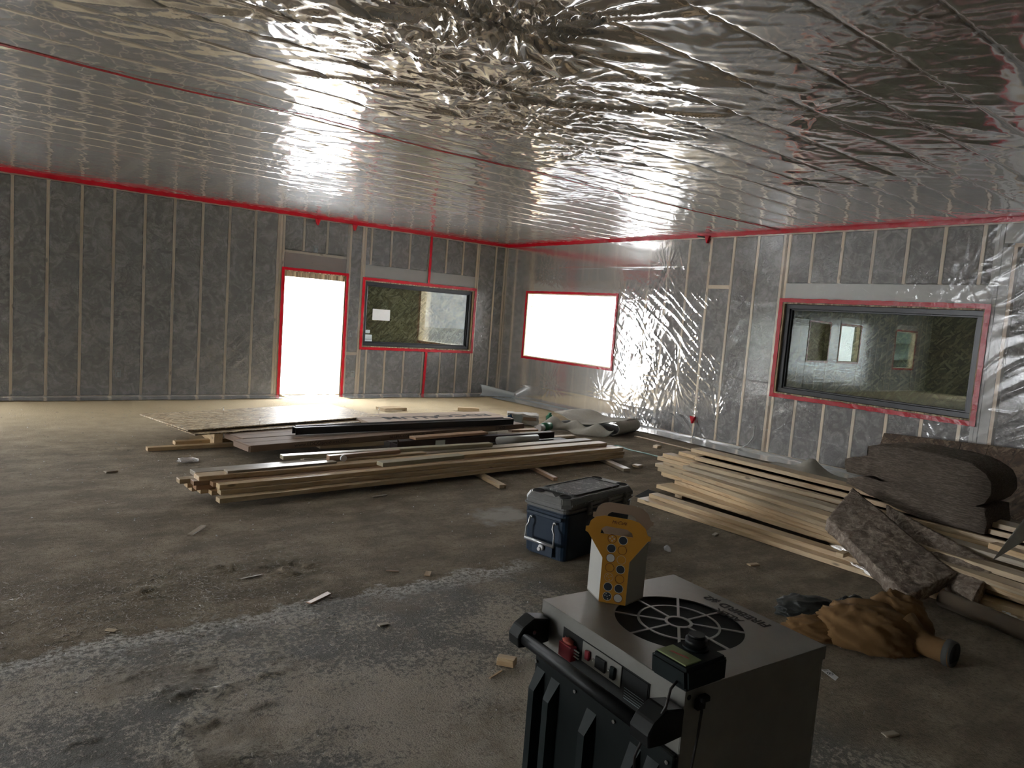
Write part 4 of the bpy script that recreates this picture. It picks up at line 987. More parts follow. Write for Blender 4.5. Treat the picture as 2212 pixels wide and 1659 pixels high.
# ------------------------------------------------------------ insulation batts
def soft(me_bm, amp, seed, cuts=0):
    bm = me_bm
    co = np.array([v.co[:] for v in bm.verts]); n = fbm(co[:, 0]*14+co[:, 2]*9, co[:, 1]*14+co[:, 2]*11, seed, 3)-.5
    bm.normal_update()
    for v, k in zip(bm.verts, n): v.co += v.normal*float(k)*amp
    return bm
def slab(name, q, t, mat, label, seed, amp=.03, nu=40, nv=16, down=Vector((0, 0, -1))):
    """soft slab: top surface from four corners, thickness t along down"""
    c = [Vector(p) for p in q]; bm = bmesh.new(); g = {}
    for l in range(4):
        for i in range(nu+1):
            for j in range(nv+1):
                if 0 < l < 3 and 0 < i < nu and 0 < j < nv: continue
                u, v = i/nu, j/nv; p = c[0]*(1-u)*(1-v)+c[1]*u*(1-v)+c[2]*u*v+c[3]*(1-u)*v
                g[i, j, l] = bm.verts.new(p+down*t*l/3)
    def F(*k):
        try: bm.faces.new([g[x] for x in k])
        except Exception: pass
    for i in range(nu):
        for j in range(nv):
            for l in (0, 3): F((i, j, l), (i+1, j, l), (i+1, j+1, l), (i, j+1, l))
    for l in range(3):
        for i in range(nu):
            for j in (0, nv): F((i, j, l), (i+1, j, l), (i+1, j, l+1), (i, j, l+1))
        for j in range(nv):
            for i in (0, nu): F((i, j, l), (i, j+1, l), (i, j+1, l+1), (i, j, l+1))
    bmesh.ops.recalc_face_normals(bm, faces=bm.faces); soft(bm, amp, seed)
    o = link(name, bm_mesh(bm, name), mat, None, True); tag(o, label, 'insulation'); return o
bl_, br_, tr_, tl_ = fl(1960, 1290, .10), fl(2065, 1238, .18), fl(1842, 1053, .49), fl(1787, 1120, .32)
dn = (Vector(br_)-Vector(bl_)).cross(Vector(tl_)-Vector(bl_)).normalized(); dn = -dn if dn.z > 0 else dn
slab('insulation_batt', (bl_, tl_, tr_, br_), .09, 'battb', 'light brown fibre batt leaning down off the right pile, face towards the camera', 5, .018, 56, 28, dn)
print('battd', bl_, br_, tr_, tl_, dn)
def profile_batt(name, pts, xp, wd, mat, label, seed, amp=.03, step=.03, rot=0.0):
    P = [onp(a, b, 0, xp) for a, b in pts]; P = [(p[1], p[2]) for p in P]
    # resample the outline
    R_ = []
    for a, b in zip(P, P[1:]+P[:1]):
        n = max(1, int(math.dist(a, b)/step)); R_ += [(a[0]+(b[0]-a[0])*k/n, a[1]+(b[1]-a[1])*k/n) for k in range(n)]
    n = len(R_); ny = max(2, int(wd/step)); bm = bmesh.new(); rows = []
    for j in range(ny+1):
        rows.append([bm.verts.new((xp+wd*j/ny, y, z)) for y, z in R_])
    for j in range(ny):
        for k in range(n): bm.faces.new((rows[j][k], rows[j][(k+1) % n], rows[j+1][(k+1) % n], rows[j+1][k]))
    f0 = bm.faces.new(rows[0]); f1 = bm.faces.new(rows[-1][::-1])
    bmesh.ops.triangulate(bm, faces=[f0, f1])
    bmesh.ops.recalc_face_normals(bm, faces=bm.faces); soft(bm, amp, seed)
    print(label, 'z', min(z for _, z in R_), max(z for _, z in R_), 'y', min(y for y, _ in R_), max(y for y, _ in R_))
    o = link(name, bm_mesh(bm, name), mat, None, True); tag(o, label, 'insulation'); return o
XP = -2.95
profile_batt('insulation_batt', [(1829, 1034), (1862, 1030), (1960, 1054), (2050, 1080), (2126, 1100), (2130, 1135), (2124, 1166), (2090, 1160), (2000, 1124), (1920, 1090), (1870, 1064), (1846, 1052), (1829, 1044)], XP, .5, 'battl', 'flat folded brown batt at the bottom of the insulation heap on the right pile', 9, .025)
profile_batt('insulation_batt', [(1874, 963), (1890, 962.5), (1960, 968), (2069, 992), (2100, 1003), (2130, 1025), (2141, 1045), (2139, 1070), (2125, 1088), (2105, 1094), (2075, 1088), (1990, 1062), (1930, 1046), (1890, 1030), (1862, 1027), (1829, 1020), (1825, 990), (1872, 987)], XP, .55, 'battl', 'thick brown batt folded over itself, rolled end to the right, top of the heap', 12, .025)
e_ = slab('insulation_batt', (fl(2100, 1298, .12), fl(1985, 1212, .13), fl(1915, 1090, .41), fl(2152, 1218, .24)), .10, 'battb', 'dark brown batt in shadow behind the light one leaning forward', 15, .018, 40, 16, Vector((.2, 0, -1)).normalized())
# grey flap of paper hanging at the right edge
def flap(u, v):
    a = Vector(fl(2260, 1095, .55)); b = Vector(fl(2145, 1195, .46)); x = a.x+(b.x-a.x)*u+.15*v*(1-u); y = a.y+(b.y-a.y)*u-.2*v*(1-u); z = a.z+(b.z-a.z)*u+.06*np.sin(u*4)-.10*v*(1-u)
    return x, y, z
o = link('paper_flap', thick(gridmesh('paper_flap', span(0, 1, .05), span(0, 1, .1), flap), .004), 'tarp', None, True); tag(o, 'curled grey paper flap hanging beside the heap at the right edge', 'paper')
# clear wrap strip trailing along the leaning batt
def wrap(u, v):
    a = Vector(fl(1790, 1196)); b = Vector(fl(1945, 1292)); n = Vector((-.35, -.25, 0)); wv = .25*(1-u)+.04
    return a.x+(b.x-a.x)*u+n.x*wv*(v-.2), a.y+(b.y-a.y)*u+n.y*wv*(v-.2)+.02*np.sin(u*20), .02+.10*np.abs(np.sin(u*7+v*2))*(1-u)*(1-v)+.02*fbm(u*14, v*6, 3)
o = link('plastic_wrap', gridmesh('plastic_wrap', span(0, 1, .02), span(0, 1, .06), wrap), 'clear'); tag(o, 'crumpled clear plastic wrap trailing along the foot of the leaning batt', 'wrap')

# ------------------------------------------------------------ cooler
e = empty('cooler', (0, 0, 0)); tag(e, 'dark blue hard cooler with scuffed black lid and aluminium handle', 'cooler'); CO = e
a0 = Vector(fl(1215, 1221)); a1 = Vector(fl(1129, 1188)); b0 = Vector(fl(1372, 1166))
dx = Vector((.955, .17, 0)).normalized(); print('cooler pts', a0, a1, b0)
LC, WC, HB, HL = .93, .42, .30, .40
ang = math.atan2((b0-a0).y, (b0-a0).x); print('cooler angle', ang, (b0-a0).length, (a1-a0).length)
e.location = a0; e.rotation_euler = (0, 0, ang)
def rbox(name, lo, hi, rad, mat, parent, seg=3, taper=0.0):
    bm = bmesh.new(); bx(bm, lo, hi); vert = [ed for ed in bm.edges if abs(ed.verts[0].co.z-ed.verts[1].co.z) > .001]
    if taper:
        cx, cy = (lo[0]+hi[0])/2, (lo[1]+hi[1])/2
        for v in bm.verts:
            if v.co.z < (lo[2]+hi[2])/2: v.co.x = cx+(v.co.x-cx)*(1-taper); v.co.y = cy+(v.co.y-cy)*(1-taper)
    bmesh.ops.bevel(bm, geom=vert, offset=rad, segments=seg, affect='EDGES', profile=.5)
    bmesh.ops.bevel(bm, geom=[ed for ed in bm.edges if abs(ed.verts[0].co.z-ed.verts[1].co.z) < .001 and len(ed.link_faces) == 2 and any(len(f.verts) > 6 for f in ed.link_faces)], offset=min(.012, rad*.4), segments=2, affect='EDGES')
    return link(name, bm_mesh(bm, name), mat, parent)
CS = dict(L=.88, W=.40, H=.44)
def build_cooler(e, L, W_, Hh):
    hb = Hh*.775
    rbox('body', (.012, .012, 0), (L-.012, W_-.012, hb), .05, 'blue', e, 4, .05)
    rbox('rim', (0, 0, hb+.001), (L, W_, hb+.035), .055, 'lidrim', e, 4)
    bm = bmesh.new(); z0, z1 = hb+.037, Hh; ins = .022
    pts = [(.05, 0), (L-.05, 0), (L, .05), (L, W_-.05), (L-.05, W_), (.05, W_), (0, W_-.05), (0, .05)]
    lo = [bm.verts.new((x, y, z0)) for x, y in pts]; md = [bm.verts.new((x, y, z0+.022)) for x, y in pts]
    up = [bm.verts.new((ins+x*(L-2*ins)/L, ins+y*(W_-2*ins)/W_, z1)) for x, y in pts]
    for A_, B_ in ((lo, md), (md, up)):
        for k in range(8): bm.faces.new((A_[k], A_[(k+1) % 8], B_[(k+1) % 8], B_[k]))
    bm.faces.new(up); bm.faces.new(lo[::-1]); bmesh.ops.bevel(bm, geom=[ed for ed in bm.edges if all(v in md or v in up for v in ed.verts)], offset=.006, segments=2, affect='EDGES')
    link('lid', bm_mesh(bm), 'lidrim', e)
    rbox('lid_panel', (.16, .055, z1+.0005), (L-.14, W_-.05, z1+.009), .03, 'lid', e)
    for x, y in ((.085, .085), (L-.085, .085), (.085, W_-.085), (L-.085, W_-.085)):
        bm = bmesh.new(); nseg = 24
        for r_a, r_b, za, zb in ((.044, .040, z1+.002, z1+.006), (.040, .037, z1+.006, z1+.0015),):
            A_ = [bm.verts.new((x+r_a*math.cos(t), y+r_a*math.sin(t), za)) for t in np.linspace(0, 2*math.pi, nseg, endpoint=False)]; B_ = [bm.verts.new((x+r_b*math.cos(t), y+r_b*math.sin(t), zb)) for t in np.linspace(0, 2*math.pi, nseg, endpoint=False)]
            for k in range(nseg): bm.faces.new((A_[k], A_[(k+1) % nseg], B_[(k+1) % nseg], B_[k]))
        bm.faces.new(B_); h_ = link('cup_holder', bm_mesh(bm), 'void', e)
    prism('lid_recess', [(.03, .13), (.05, .13), (.10, .14), (.135, .17), (.135, .30), (.10, .32), (.11, .22)], z1+.0008, z1+.0015, 'z', 'void', e)
    for x in (L*.30, L*.56, L*.82):
        bm = bmesh.new(); bx(bm, (x-.025, -.014, hb-.03), (x+.025, .004, hb+.03), .004); bx(bm, (x-.014, -.02, hb+.02), (x+.014, .0, hb+.06), .003); bx(bm, (x-.016, -.022, hb-.022), (x+.016, -.012, hb-.004), .002)
        link('latch', bm_mesh(bm), 'lidrim', e)
    for k in range(30):                      # nothing: ribs of the lid edge are one part
        pass
    bm = bmesh.new()
    for k in range(56): x = .06+k*(L-.12)/55; bx(bm, (x-.004, -.003, z0+.014), (x+.004, .002, z0+.028))
    tag(link('grip_ribs', bm_mesh(bm), 'lidrim', e), kind='stuff')
    # end with handle: x = 0 face
    bm = bmesh.new(); bx(bm, (-.004, .04, hb-.055), (.014, W_-.05, hb-.03), .004); link('name_ledge', bm_mesh(bm), 'blue', e)
    yh0, yh1 = .09, .30; zt = hb-.075
    path = lambda y, s: [(-.004, y, zt), (-.022, y, zt-.01), (-.026, y, zt-.035), (-.028, y+s*.018, zt-.065), (-.03, y+s*.022, zt-.15)]
    pa = path(yh0, -1); pb = path(yh1, 1)
    h = tube('handle', pa+[(-.03, (yh0+yh1)/2, zt-.152)]+pb[::-1], .0072, 'alu', e, 8)
    tube('handle_grip', [pa[-1], pb[-1]], .0125, 'alu', h, 10)
    for y in (yh0, yh1): cyl('pivot', (-.004, y, zt), .011, .016, 'alu', h, 12, 'x')
    dr = cyl('drain_plug', (-.008, .19, .075), .022, .022, 'white', e, 16, 'x', bev=.004); cyl('drain_cap', (-.024, .195, .066), .013, .014, 'white', dr, 12, 'x')
    boxo('drain_recess', (.004, .10, .02), (.013, .28, .12), 'blue', e, .003)
build_cooler(e, .88, .40, .44)

# ------------------------------------------------------------ heater
he = empty('heater', (-7.43, -10.82, 0), -math.atan2(.077, .997)); tag(he, 'portable forced-air heater with brushed metal top and dark ribbed front', 'heater')
HX, HY, HT = .248, .258, .9
RG = .164
def ring(r, n=64, a0=0.0, a1=2*math.pi): return [(r*math.cos(a0+(a1-a0)*k/n), r*math.sin(a0+(a1-a0)*k/n)) for k in range(n)]
def sector(r0, r1, a0, a1, half, n=10):
    """hole between two spokes, spoke half width 'half'"""
    def e(r, s, a): d = math.asin(min(.99, half/r)); return a+s*d
    o = [(r1*math.cos(t), r1*math.sin(t)) for t in np.linspace(e(r1, 1, a0), e(r1, -1, a1), n)]
    i = [(r0*math.cos(t), r0*math.sin(t)) for t in np.linspace(e(r0, -1, a1), e(r0, 1, a0), n)]
    return o+i
loops = [[(-HX, -HY), (HX, -HY), (HX, HY), (-HX, HY)], ring(.028, 32)]
# spokes seen in the picture: one towards the camera axis, eight in all
base_a = math.atan2(.121, .123)
for k in range(8):
    a0, a1 = base_a+k*math.pi/4, base_a+(k+1)*math.pi/4
    loops.append(sector(.036, .1, a0, a1, .0035)); loops.append(sector(.106, RG, a0, a1, .0035))
shape2d('top_panel', loops, .0012, 'metal', he, Matrix.Translation((0, 0, HT-.0012)))
cyl('fan_cavity', (0, 0, HT-.03), RG+.004, .045, 'void', he, 48)
bm = bmesh.new(); HLp = .034
for lo, hi in (((-HX, -HY, HT-HLp), (-HX+.002, HY, HT-.0025)), ((HX-.002, -HY, HT-HLp), (HX, HY, HT-.0025)), ((-HX, -HY, HT-HLp), (HX, -HY+.002, HT-.0025)), ((-HX, HY-.002, HT-HLp), (HX, HY, HT-.0025))): bx(bm, lo, hi)
link('top_lip', bm_mesh(bm), 'metal', he)
bm = bmesh.new()
bx(bm, (-HX+.003, -HY+.003, .06), (HX-.014, -HY+.005, HT-.005)); bx(bm, (-HX+.003, HY-.005, .06), (HX-.014, HY-.003, HT-.005)); bx(bm, (HX-.02, -HY+.006, .06), (HX-.016, HY-.006, HT-.005))
bx(bm, (-HX+.003, -HY+.006, .06), (-HX+.006, HY-.006, HT-.036))
link('case_panel', bm_mesh(bm), 'metal', he)
boxo('rear_corner_post', (HX-.012, -HY+.004, .04), (HX-.001, -HY+.02, HT-.036), 'metal', he, .002)
# front control area (local -X face)
X0 = -HX
boxo('control_recess', (X0+.0005, -.155, .76), (X0+.0025, .16, .868), 'void', he)
sw = boxo('switch_plate', (X0-.003, -.067, .812), (X0-.0003, .077, .864), 'metal', he, .001)
boxo('red_switch', (X0-.011, .043, .826), (X0-.0035, .059, .850), 'red', sw, .002); boxo('breaker', (X0-.009, -.016, .822), (X0-.0035, .022, .852), 'rubber', sw, .002); boxo('black_switch', (X0-.011, -.05, .822), (X0-.0035, -.034, .852), 'ctl', sw, .002)
for y in (.031, -.025): cyl('screw', (X0-.004, y, .836), .003, .004, 'chrome', sw, 8, 'x')
bm = bmesh.new()
bx(bm, (X0-.022, .098, .80), (X0-.001, .148, .838), .002); 
link('red_junction', bm_mesh(bm), 'red', he); blob('orange_wire_nut', (X0-.012, .123, .84), .012, .02, .008, 'redrust', 4, .4, he, sub=3)
dl = boxo('data_label', (X0-.0015, -.152, .785), (X0-.0003, -.07, .862), 'rubber', he)
for k in range(5): boxo('print_line', (X0-.0022, -.145, .795+.006*k), (X0-.0016, -.08, .7962+.006*k), 'boxpl', dl)
for k in range(3): boxo('wire', (X0-.012, .078, .815+.008*k), (X0-.009, .10, .8175+.008*k), 'cable', he)
# lower front cover, ribbed
fc = boxo('front_cover', (X0-.012, -HY+.004, .05), (X0+.001, HY-.004, .755), 'dkgreen', he, .003)
for y in (.225, .160, .012, -.142, -.198):
    bm = bmesh.new(); w_ = .018; zt = .722 if y > .1 else .716
    V = [(X0-.012, y-w_, .06), (X0-.012, y+w_, .06), (X0-.040, y-w_*.65, .06), (X0-.040, y+w_*.65, .06), (X0-.012, y-w_, zt), (X0-.012, y+w_, zt), (X0-.040, y-w_*.65, zt-.05), (X0-.040, y+w_*.65, zt-.05)]
    me = rawmesh('rib', V, [(0, 1, 3, 2), (4, 6, 7, 5), (0, 2, 6, 4), (1, 5, 7, 3), (2, 3, 7, 6), (0, 4, 5, 1)]); bm.from_mesh(me); link('rib', bm_mesh(bm), 'ctl', fc)
for y, z in ((.245, .735), (.077, .734), (-.069, .734), (-.239, .735), (.042, .568), (-.1, .568)): cyl('screw', (X0-.0145, y, z), .0045, .005, 'chrome', fc, 10, 'x')
# handle with brackets
hd = tube('handle_bar', [(-.325, .25, .822), (-.325, -.215, .822)], .0165, 'rubber', he, 16)
def bracket(y0, y1):
    pts = [(-.249, .80), (-.249, .862), (-.30, .872), (-.335, .852), (-.350, .83), (-.346, .80), (-.30, .796)]
    bm = bmesh.new(); v0 = [bm.verts.new((a, y0, b)) for a, b in pts]; f = bm.faces.new(v0); r = bmesh.ops.extrude_face_region(bm, geom=[f])
    bmesh.ops.translate(bm, vec=(0, y1-y0, 0), verts=[g for g in r['geom'] if isinstance(g, bmesh.types.BMVert)]); bmesh.ops.bevel(bm, geom=list(bm.edges), offset=.003, segments=1, affect='EDGES')
    b = link('handle_bracket', bm_mesh(bm), 'rubber', he); cyl('bolt', (-.30, y1 if y1 < 0 else y0, .835), .006, .004, 'chrome', b, 8, 'y')
bracket(.215, .262); bracket(-.262, -.205)
# side face details, feet and wheels below the frame
cyl('knockout_ring', (X0+.012, -HY+.0005, .883), .006, .002, 'void', he, 12, 'y')
bm = bmesh.new(); bx(bm, (X0+.03, -HY-.012, .852), (X0+.055, -HY+.003, .876), .003); bx(bm, (X0+.034, -HY-.02, .872), (X0+.058, -HY-.002, .886), .003); link('cable_gland', bm_mesh(bm), 'rubber', he)
tube('gland_cable', [(X0+.042, -HY-.012, .856), (X0+.035, -HY-.014, .80), (X0+.022, -HY-.013, .70), (X0+.012, -HY-.013, .55), (X0+.01, -HY-.013, .4), (X0+.01, -HY-.013, .1)], .003, 'blkcable', he)
for x, y in ((-.2, -.2), (-.2, .2), (.2, .2), (.2, -.2)): cyl('foot', (x, y, .03), .03, .06, 'rubber', he, 16)
# marker writing on the top: read from the far side
def toptext(s, x0, y0, x1, y1, size):
    a = Vector((x0, y0, 0)); b = Vector((x1, y1, 0)); d = (b-a).normalized(); n = Vector((-d.y, d.x, 0)); text('marker_writing', s, size, 'ink', basis(((x0+x1)/2, (y0+y1)/2, HT+.0006), d, n), he, ext=.0002, sx=1.0, bold=.0008)
toptext('FIREBIRD #2', .205, -.145, .205, .115, .040); toptext('ALEK', .160, -.075, .160, .022, .038)
# remote control box on top
cb_ = empty('controller_box', he.matrix_world @ Vector((0, 0, 0))); 
Rz = he.rotation_euler.z; Rm = Matrix.Rotation(Rz, 3, 'Z'); hp = Vector((-7.43, -10.82, HT))
cl_ = Vector((-.205, -.215, 0)); cb_.location = hp+Rm @ cl_; cb_.rotation_euler = (0, 0, Rz+math.radians(2)); tag(cb_, 'black thermostat controller box with round knob and olive label on the heater', 'controller')
bm = bmesh.new()
V = [(-.058, -.055, .003), (.07, -.055, .003), (.07, .05, .003), (-.058, .05, .003), (-.062, -.052, .052), (.066, -.058, .060), (.066, .048, .060), (-.062, .05, .052)]
me = rawmesh('case', V, [(0, 3, 2, 1), (4, 5, 6, 7), (0, 1, 5, 4), (1, 2, 6, 5), (2, 3, 7, 6), (3, 0, 4, 7)]); bm.from_mesh(me); bmesh.ops.bevel(bm, geom=list(bm.edges), offset=.007, segments=3, affect='EDGES'); link('case', bm_mesh(bm), 'ctl', cb_)
boxo('display_label', (-.052, -.040, .0545), (-.002, .040, .0575), 'lcd', cb_); o = bpy.data.objects[-1] if False else None
k = cyl('knob', (.032, .005, .072), .024, .022, 'rubber', cb_, 24, bev=.004); cyl('knob_cap', (.032, .005, .086), .018, .006, 'rubber', k, 24)
cyl('knob_base', (.032, .005, .0605), .029, .005, 'ctl', cb_, 24)
prism('label_print', [(-.033, .024), (-.026, .018), (-.020, -.02), (-.024, -.026), (-.030, .0)], .0577, .0579, 'z', 'redrust', cb_)
tube('control_cable', [(-.062, -.03, .02), (-.085, -.035, .012), (-.10, -.04, -.02), (-.115, -.03, -.06), (-.128, -.01, -.10), (-.135, .0, -.14), (-.13, .0, -.2)], .003, 'blkcable', cb_)

# ------------------------------------------------------------ takeaway drinks carrier
cr_ = empty('drinks_carrier'); uu = (Rm @ Vector((.68, -.73, 0))).normalized(); base = Rm @ Vector((-.0885, .1595, 0)); cr_.location = hp+base+Vector((0, 0, .001)); cr_.rotation_euler = (0, 0, math.atan2(uu.y, uu.x))
tag(cr_, 'yellow and white cardboard drinks carrier with dotted front standing on the heater', 'carrier')
D = .15
ft = [(-.036, 0), (.036, 0), (.036, .128), (.079, .197), (.086, .200), (.086, .212), (.078, .214), (.070, .234), (.052, .249), (.03, .254), (-.04, .256), (-.062, .250), (-.076, .236), (-.080, .220), (-.088, .218), (-.088, .204), (-.080, .200), (-.036, .132)]
slot = [(-.047, .203), (.04, .203), (.036, .215), (.022, .224), (-.034, .226), (-.044, .218)]
def lean(me, z0, k, sgn):
    for v in me.vertices:
        if v.co.z > z0: v.co.y += sgn*(v.co.z-z0)*k
M_f = Matrix(((1, 0, 0, 0), (0, 0, -1, 0), (0, 1, 0, 0), (0, 0, 0, 1)))
def panel(y, mat, sgn, name):
    o = shape2d(name, [ft, slot], .0008, mat, cr_, Matrix.Translation((0, y, 0)) @ M_f)
    o.data.transform(Matrix.Diagonal((1, 1, .93, 1))); return o
panel(-.001, 'yellow', 1, 'front_panel'); panel(D+.001, 'kraft', -1, 'back_panel')
# white hexagonal body: two flanks each side
hexp = [(-.0365, 0), (-.078, D/2), (-.0365, D), (.0365, D), (.078, D/2), (.0365, 0)]
def flank(p, q, zq_top, zp_top, nm):
    bm = bmesh.new(); t = .001; n = Vector((q[1]-p[1], -(q[0]-p[0]), 0)).normalized()*t
    vs = [Vector((p[0], p[1], .0)), Vector((q[0], q[1], .0)), Vector((q[0], q[1], zq_top)), Vector((p[0], p[1], zp_top))]
    a = [bm.verts.new(v) for v in vs]; b = [bm.verts.new(v+n) for v in vs]; bm.faces.new(a); bm.faces.new(b[::-1])
    for k in range(4): bm.faces.new((a[k], b[k], b[(k+1) % 4], a[(k+1) % 4]))
    link(nm, bm_mesh(bm), 'cardw', cr_)
flank(hexp[0], hexp[1], .183, .12, 'left_front_side'); flank(hexp[1], hexp[2], .12, .183, 'left_back_side'); flank(hexp[3], hexp[4], .16, .12, 'right_back_side'); flank(hexp[4], hexp[5], .12, .16, 'right_front_side')
prism('base', hexp, .001, .003, 'z', 'kraft', cr_)
# printed dots: two columns of seven
pat = [('hatch', 'solid'), ('solid', 'ring'), ('grey', 'whitering'), ('ring', 'solid'), ('specks', 'ring'), ('solid', 'solid'), ('dots', 'grey')]
for r_ in range(7):
    for c_ in range(2):
        k = pat[r_][c_]; x = (-.0145, .0145)[c_]; z = .178-.0266*r_+(.0 if c_ == 0 else -.001)
        y = -.0022; tl = Matrix.Rotation(0, 4, 'X')
        B_ = basis((x, y, z), (1, 0, 0), (0, 0, 1))
        rim = {'solid': 'cardw', 'dots': 'cardw', 'whitering': 'cartonpale', 'specks': 'cartonpale'}.get(k, 'brownink')
        fill = {'solid': 'navyink', 'dots': 'navyink', 'grey': 'cardw'}.get(k)
        rg_ = shape2d('printed_ring', [ring(.0122, 28), ring(.0110, 28)], .0001, rim, cr_, B_)
        if fill: shape2d('printed_disc', [ring(.0108, 28)], .00008, fill, cr_, B_)
        if k == 'dots' or k == 'specks':
            sp_ = [[(a+.0016*math.cos(t), b+.0016*math.sin(t)) for t in np.linspace(0, 6.28, 8, endpoint=False)] for a, b in ((0, 0), (.006, .003), (-.006, .002), (.002, -.007), (-.003, .007))]
            shape2d('printed_specks', sp_, .00014, 'cardw' if k == 'dots' else 'cartonpale', cr_, B_)
        if k == 'hatch':
            sp_ = [[(a+.0032*math.cos(t+.78), b+.0032*math.sin(t+.78)) for t in np.linspace(0, 6.28, 4, endpoint=False)] for a, b in ((.0055, 0), (-.0055, 0), (0, .0055), (0, -.0055))]
            shape2d('printed_specks', sp_, .00014, 'cartonpale', cr_, B_)
text('script_print', 'McCafé', .013, 'brownink', basis((0, -.0022, .2235), (1, 0, 0), (0, 0, 1)), cr_, ext=.0001, shear=.35)

# ------------------------------------------------------------ jacket on the floor
jk = empty('work_coverall', Vector(fl(1860, 1390))); tag(jk, 'crumpled brown duck canvas work suit with black quilted lining on the floor', 'clothing')
jo = Vector(jk.location)
def lump(name, px, py, sx, sy, sz_, rz, mat, seed, amp, cr):
    P = Vector(fl(px, py))-jo; o = blob(name, P, sx, sy, sz_, mat, seed, amp, jk, 1.9, 5, True, cr); o.rotation_euler = (0, 0, rz); return o
lump('canvas_body', 1875, 1385, .27, .19, .16, -.75, 'duck', 31, .16, .15)
lump('canvas_hood', 1930, 1372, .18, .15, .175, -.6, 'duck', 35, .14, .10)
lump('canvas_bib', 1775, 1372, .24, .12, .075, -.45, 'duck', 37, .16, .12)
lump('quilted_lining', 1745, 1325, .21, .13, .075, -.35, 'quilt', 41, .16, .16)
lump('quilted_lining', 1830, 1335, .16, .045, .10, -.2, 'quilt', 44, .16, .15)
A = Vector(fl(1945, 1395))-jo; B = Vector(fl(2055, 1440))-jo; dl_ = B-A
tube('leg', [A+Vector((0, 0, .09)), A+dl_*.3+Vector((0, 0, .07)), A+dl_*.55+Vector((0, 0, .062)), A+dl_*.8+Vector((0, 0, .062)), B+Vector((0, 0, .066))], [.115, .075, .06, .06, .07], 'duck', jk, 20)
tube('cuff', [B-dl_*.12+Vector((0, 0, .066)), B+dl_*.03+Vector((0, 0, .067))], [.072, .068], 'tarpd', jk, 20); tube('cuff_opening', [B+dl_*.031+Vector((0, 0, .067)), B+dl_*.034+Vector((0, 0, .067))], .062, 'void', jk, 20)
cn = cyl('tin_can', (0, 0, .045), .04, .09, 'alu', None, 24, bev=.002); cn.location = Vector(fl(1845, 1322)); tag(cn, 'small metal tin standing behind the brown work suit', 'can')
# tag with round emblem
tg = empty('paper_tag', Vector(fl(1794, 1458)), -.35); tag(tg, 'small white paper tag with a round dark emblem on the floor', 'tag')
prism('tag_paper', [(-.02, -.055), (.022, -.03), (.03, .05), (-.012, .052)], .001, .002, 'z', 'white', tg)
shape2d('tag_emblem', [ring(.016, 24), ring(.0125, 24)], .0002, 'navyink', tg, Matrix.Translation((.004, .008, .0025))); shape2d('tag_emblem', [[(-.008, -.006), (.0, .009), (.009, -.004), (.002, -.001)]], .0002, 'navyink', tg, Matrix.Translation((.004, .008, .0025)))
for k in range(3): boxo('tag_print', (-.008, .033+.006*k, .0022), (.02, .035+.006*k, .0025), 'ink', tg)

# ------------------------------------------------------------ debris
def scrap(px, py, L, w_, t, rz, mat, label, name='wood_scrap', cat='scrap'):
    bm = bmesh.new(); bx(bm, (-L/2, -w_/2, 0), (L/2, w_/2, t), min(.003, t/4)); 
    for v in bm.verts: v.co.x += random.uniform(-.06, .06)*L; v.co.y += random.uniform(-.1, .1)*w_
    o = link(name, bm_mesh(bm), mat); o.location = Vector(fl(px, py)); o.rotation_euler = (0, 0, rz); tag(o, label, cat); return o
scrap(1093, 1436, .085, .045, .04, -.9, 'wood', 'small pale cut block on the concrete left of the heater', 'wood_block', 'block')
scrap(1071, 1458, .09, .012, .006, .3, 'wood', 'splinter beside the small pale block left of the heater')
scrap(425, 1147, .20, .035, .01, .9, 'woodgrey', 'weathered stick lying alone left of centre on the brown dust')
scrap(690, 1293, .17, .035, .008, .5, 'woodred', 'dark bark strip on the chalky edge of the dust')
scrap(924, 1240, .08, .035, .006, .9, 'wood', 'pale pointed chip in the middle of the floor')
scrap(848, 1234, .08, .012, .006, -.6, 'woodred', 'dark splinter left of the pale pointed chip')
scrap(828, 1350, .06, .03, .008, 0, 'woodgrey', 'flat grey chip on the bare concrete, mid picture')
scrap(1419, 967, .11, .07, .035, .2, 'wood', 'small wood block on the floor near the right wall, further one', 'wood_block', 'block')
scrap(1377, 1009, .10, .08, .03, .2, 'wood', 'small wood block right of the centre stack', 'wood_block', 'block')
scrap(1627, 1221, .09, .04, .012, -.2, 'wood', 'small offcut alone on the floor between the carrier and the batt')
scrap(846, 886, .42, .26, .05, .1, 'wood', 'pale scrap of lumber on the bright floor behind the cartons', 'lumber_scrap')
scrap(1012, 888, .35, .10, .06, -.5, 'wood', 'wedge of wood on the bright floor right of the lettering', 'lumber_scrap')
scrap(240, 1362, .05, .025, .005, -.8, 'wood', 'tan chip on the sawdust heap at the left')
scrap(543, 1247, .12, .015, .006, .1, 'woodgrey', 'thin stick at the right end of the sawdust heap')
scrap(1923, 1588, .07, .03, .01, -.3, 'woodgrey', 'tan chip alone on the dark floor right of the heater')
scrap(820, 1072, .14, .02, .008, .1, 'woodgrey', 'dark stick in front of the centre stack')
scrap(240, 1020, .10, .05, .015, .2, 'woodgrey', 'dark lump of debris on the left floor, behind the sawdust')
scrap(1545, 1155, .09, .03, .008, .3, 'woodgrey', 'small twisted bark piece right of the cooler')
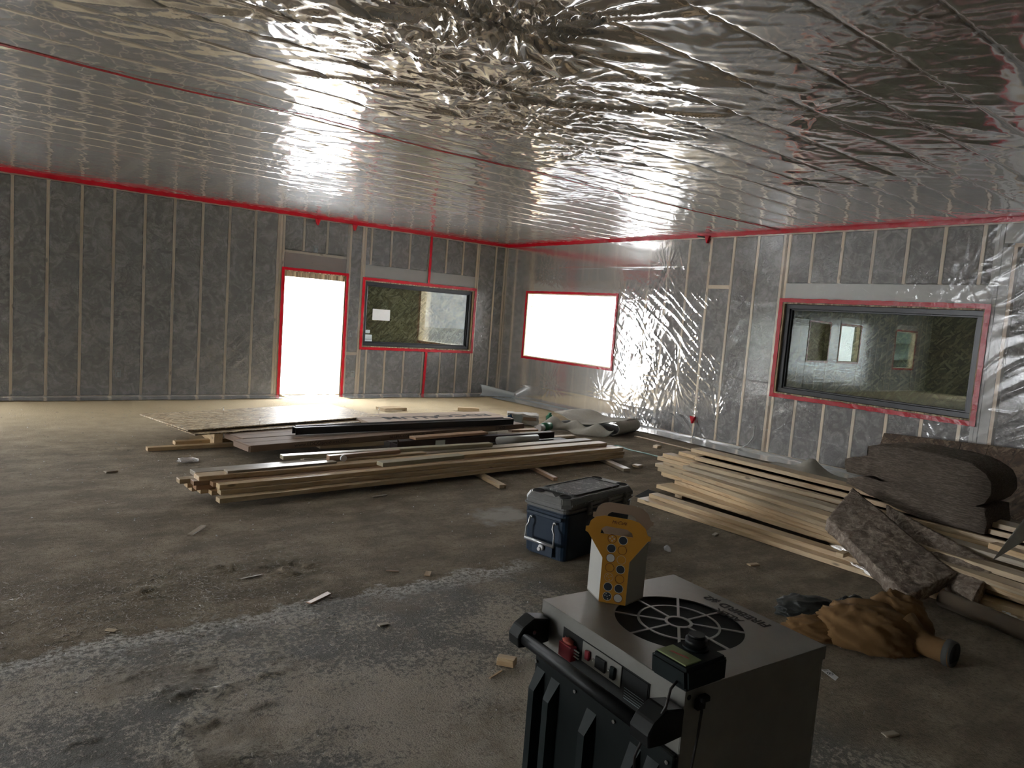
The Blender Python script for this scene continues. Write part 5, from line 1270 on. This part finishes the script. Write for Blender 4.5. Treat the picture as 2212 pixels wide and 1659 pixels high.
o = blob('crumpled_wrap', Vector(fl(405, 997)), .10, .06, .03, 'clear', 8, .4, None, 5, 3); tag(o, 'scrap of crumpled clear plastic on the floor left of the centre stack', 'wrap')
o = blob('paper_scrap', Vector(fl(1441, 1190)), .012, .03, .03, 'white', 9, .4, None, 4, 3); tag(o, 'tiny white paper scrap beside the drinks carrier, right', 'scrap')
# countless chips and shavings
bm = bmesh.new(); N_ = 9000
V = []; Fc = []
for k in range(N_):
    t = random.random()
    if t < .5: x, y = random.gauss(-8.1, .55), random.gauss(-7.85, .42)
    elif t < .8: x, y = random.uniform(-9, -1.5), random.uniform(-10.5, -1.0)
    else: x, y = random.gauss(-7.2, .9), random.gauss(-9.3, .8)
    if x > -.6 or y > -.5 or (-7.8 < x < -7.1 and -11.2 < y < -10.4): continue
    s = random.uniform(.0015, .005)*(1.6 if y > -6.5 else 1); L = s*random.uniform(1, 3.5); a = random.uniform(0, 6.3); c, sn = math.cos(a), math.sin(a)
    z = float(floor_h(np.array([x]), np.array([y]))[0])+.0005; b = len(V); tz = random.uniform(0, .006)
    for q, (u, v) in enumerate(((-L, -s*.5), (L, -s*.4), (L*.8, s*.5), (-L, s*.4))):
        V.append((x+u*c-v*sn, y+u*sn+v*c, z+(tz if q in (1, 2) else 0)))
    V.append((x, y, z+s*.7)); Fc += [(b, b+1, b+4), (b+1, b+2, b+4), (b+2, b+3, b+4), (b+3, b, b+4), (b+3, b+2, b+1, b)]
o = link('sawdust_chips', rawmesh('chips', V, Fc), 'woodgrey'); tag(o, 'scattered wood chips and shavings over the dusty floor', 'wood chips', kind='stuff')
V = []; Fc = []
for k in range(260):
    x, y = random.uniform(-8.6, -3), random.uniform(-10.2, -3); s = random.uniform(.003, .008); b = len(V)
    V += [(x-s, y-s, .001), (x+s, y-s*.5, .001), (x+s*.6, y+s, .001), (x, y, .001+s)]; Fc += [(b, b+1, b+3), (b+1, b+2, b+3), (b+2, b, b+3), (b, b+2, b+1)]
o = link('white_flecks', rawmesh('flecks', V, Fc), 'white'); tag(o, 'tiny white foam flecks scattered on the floor', 'flecks', kind='stuff')
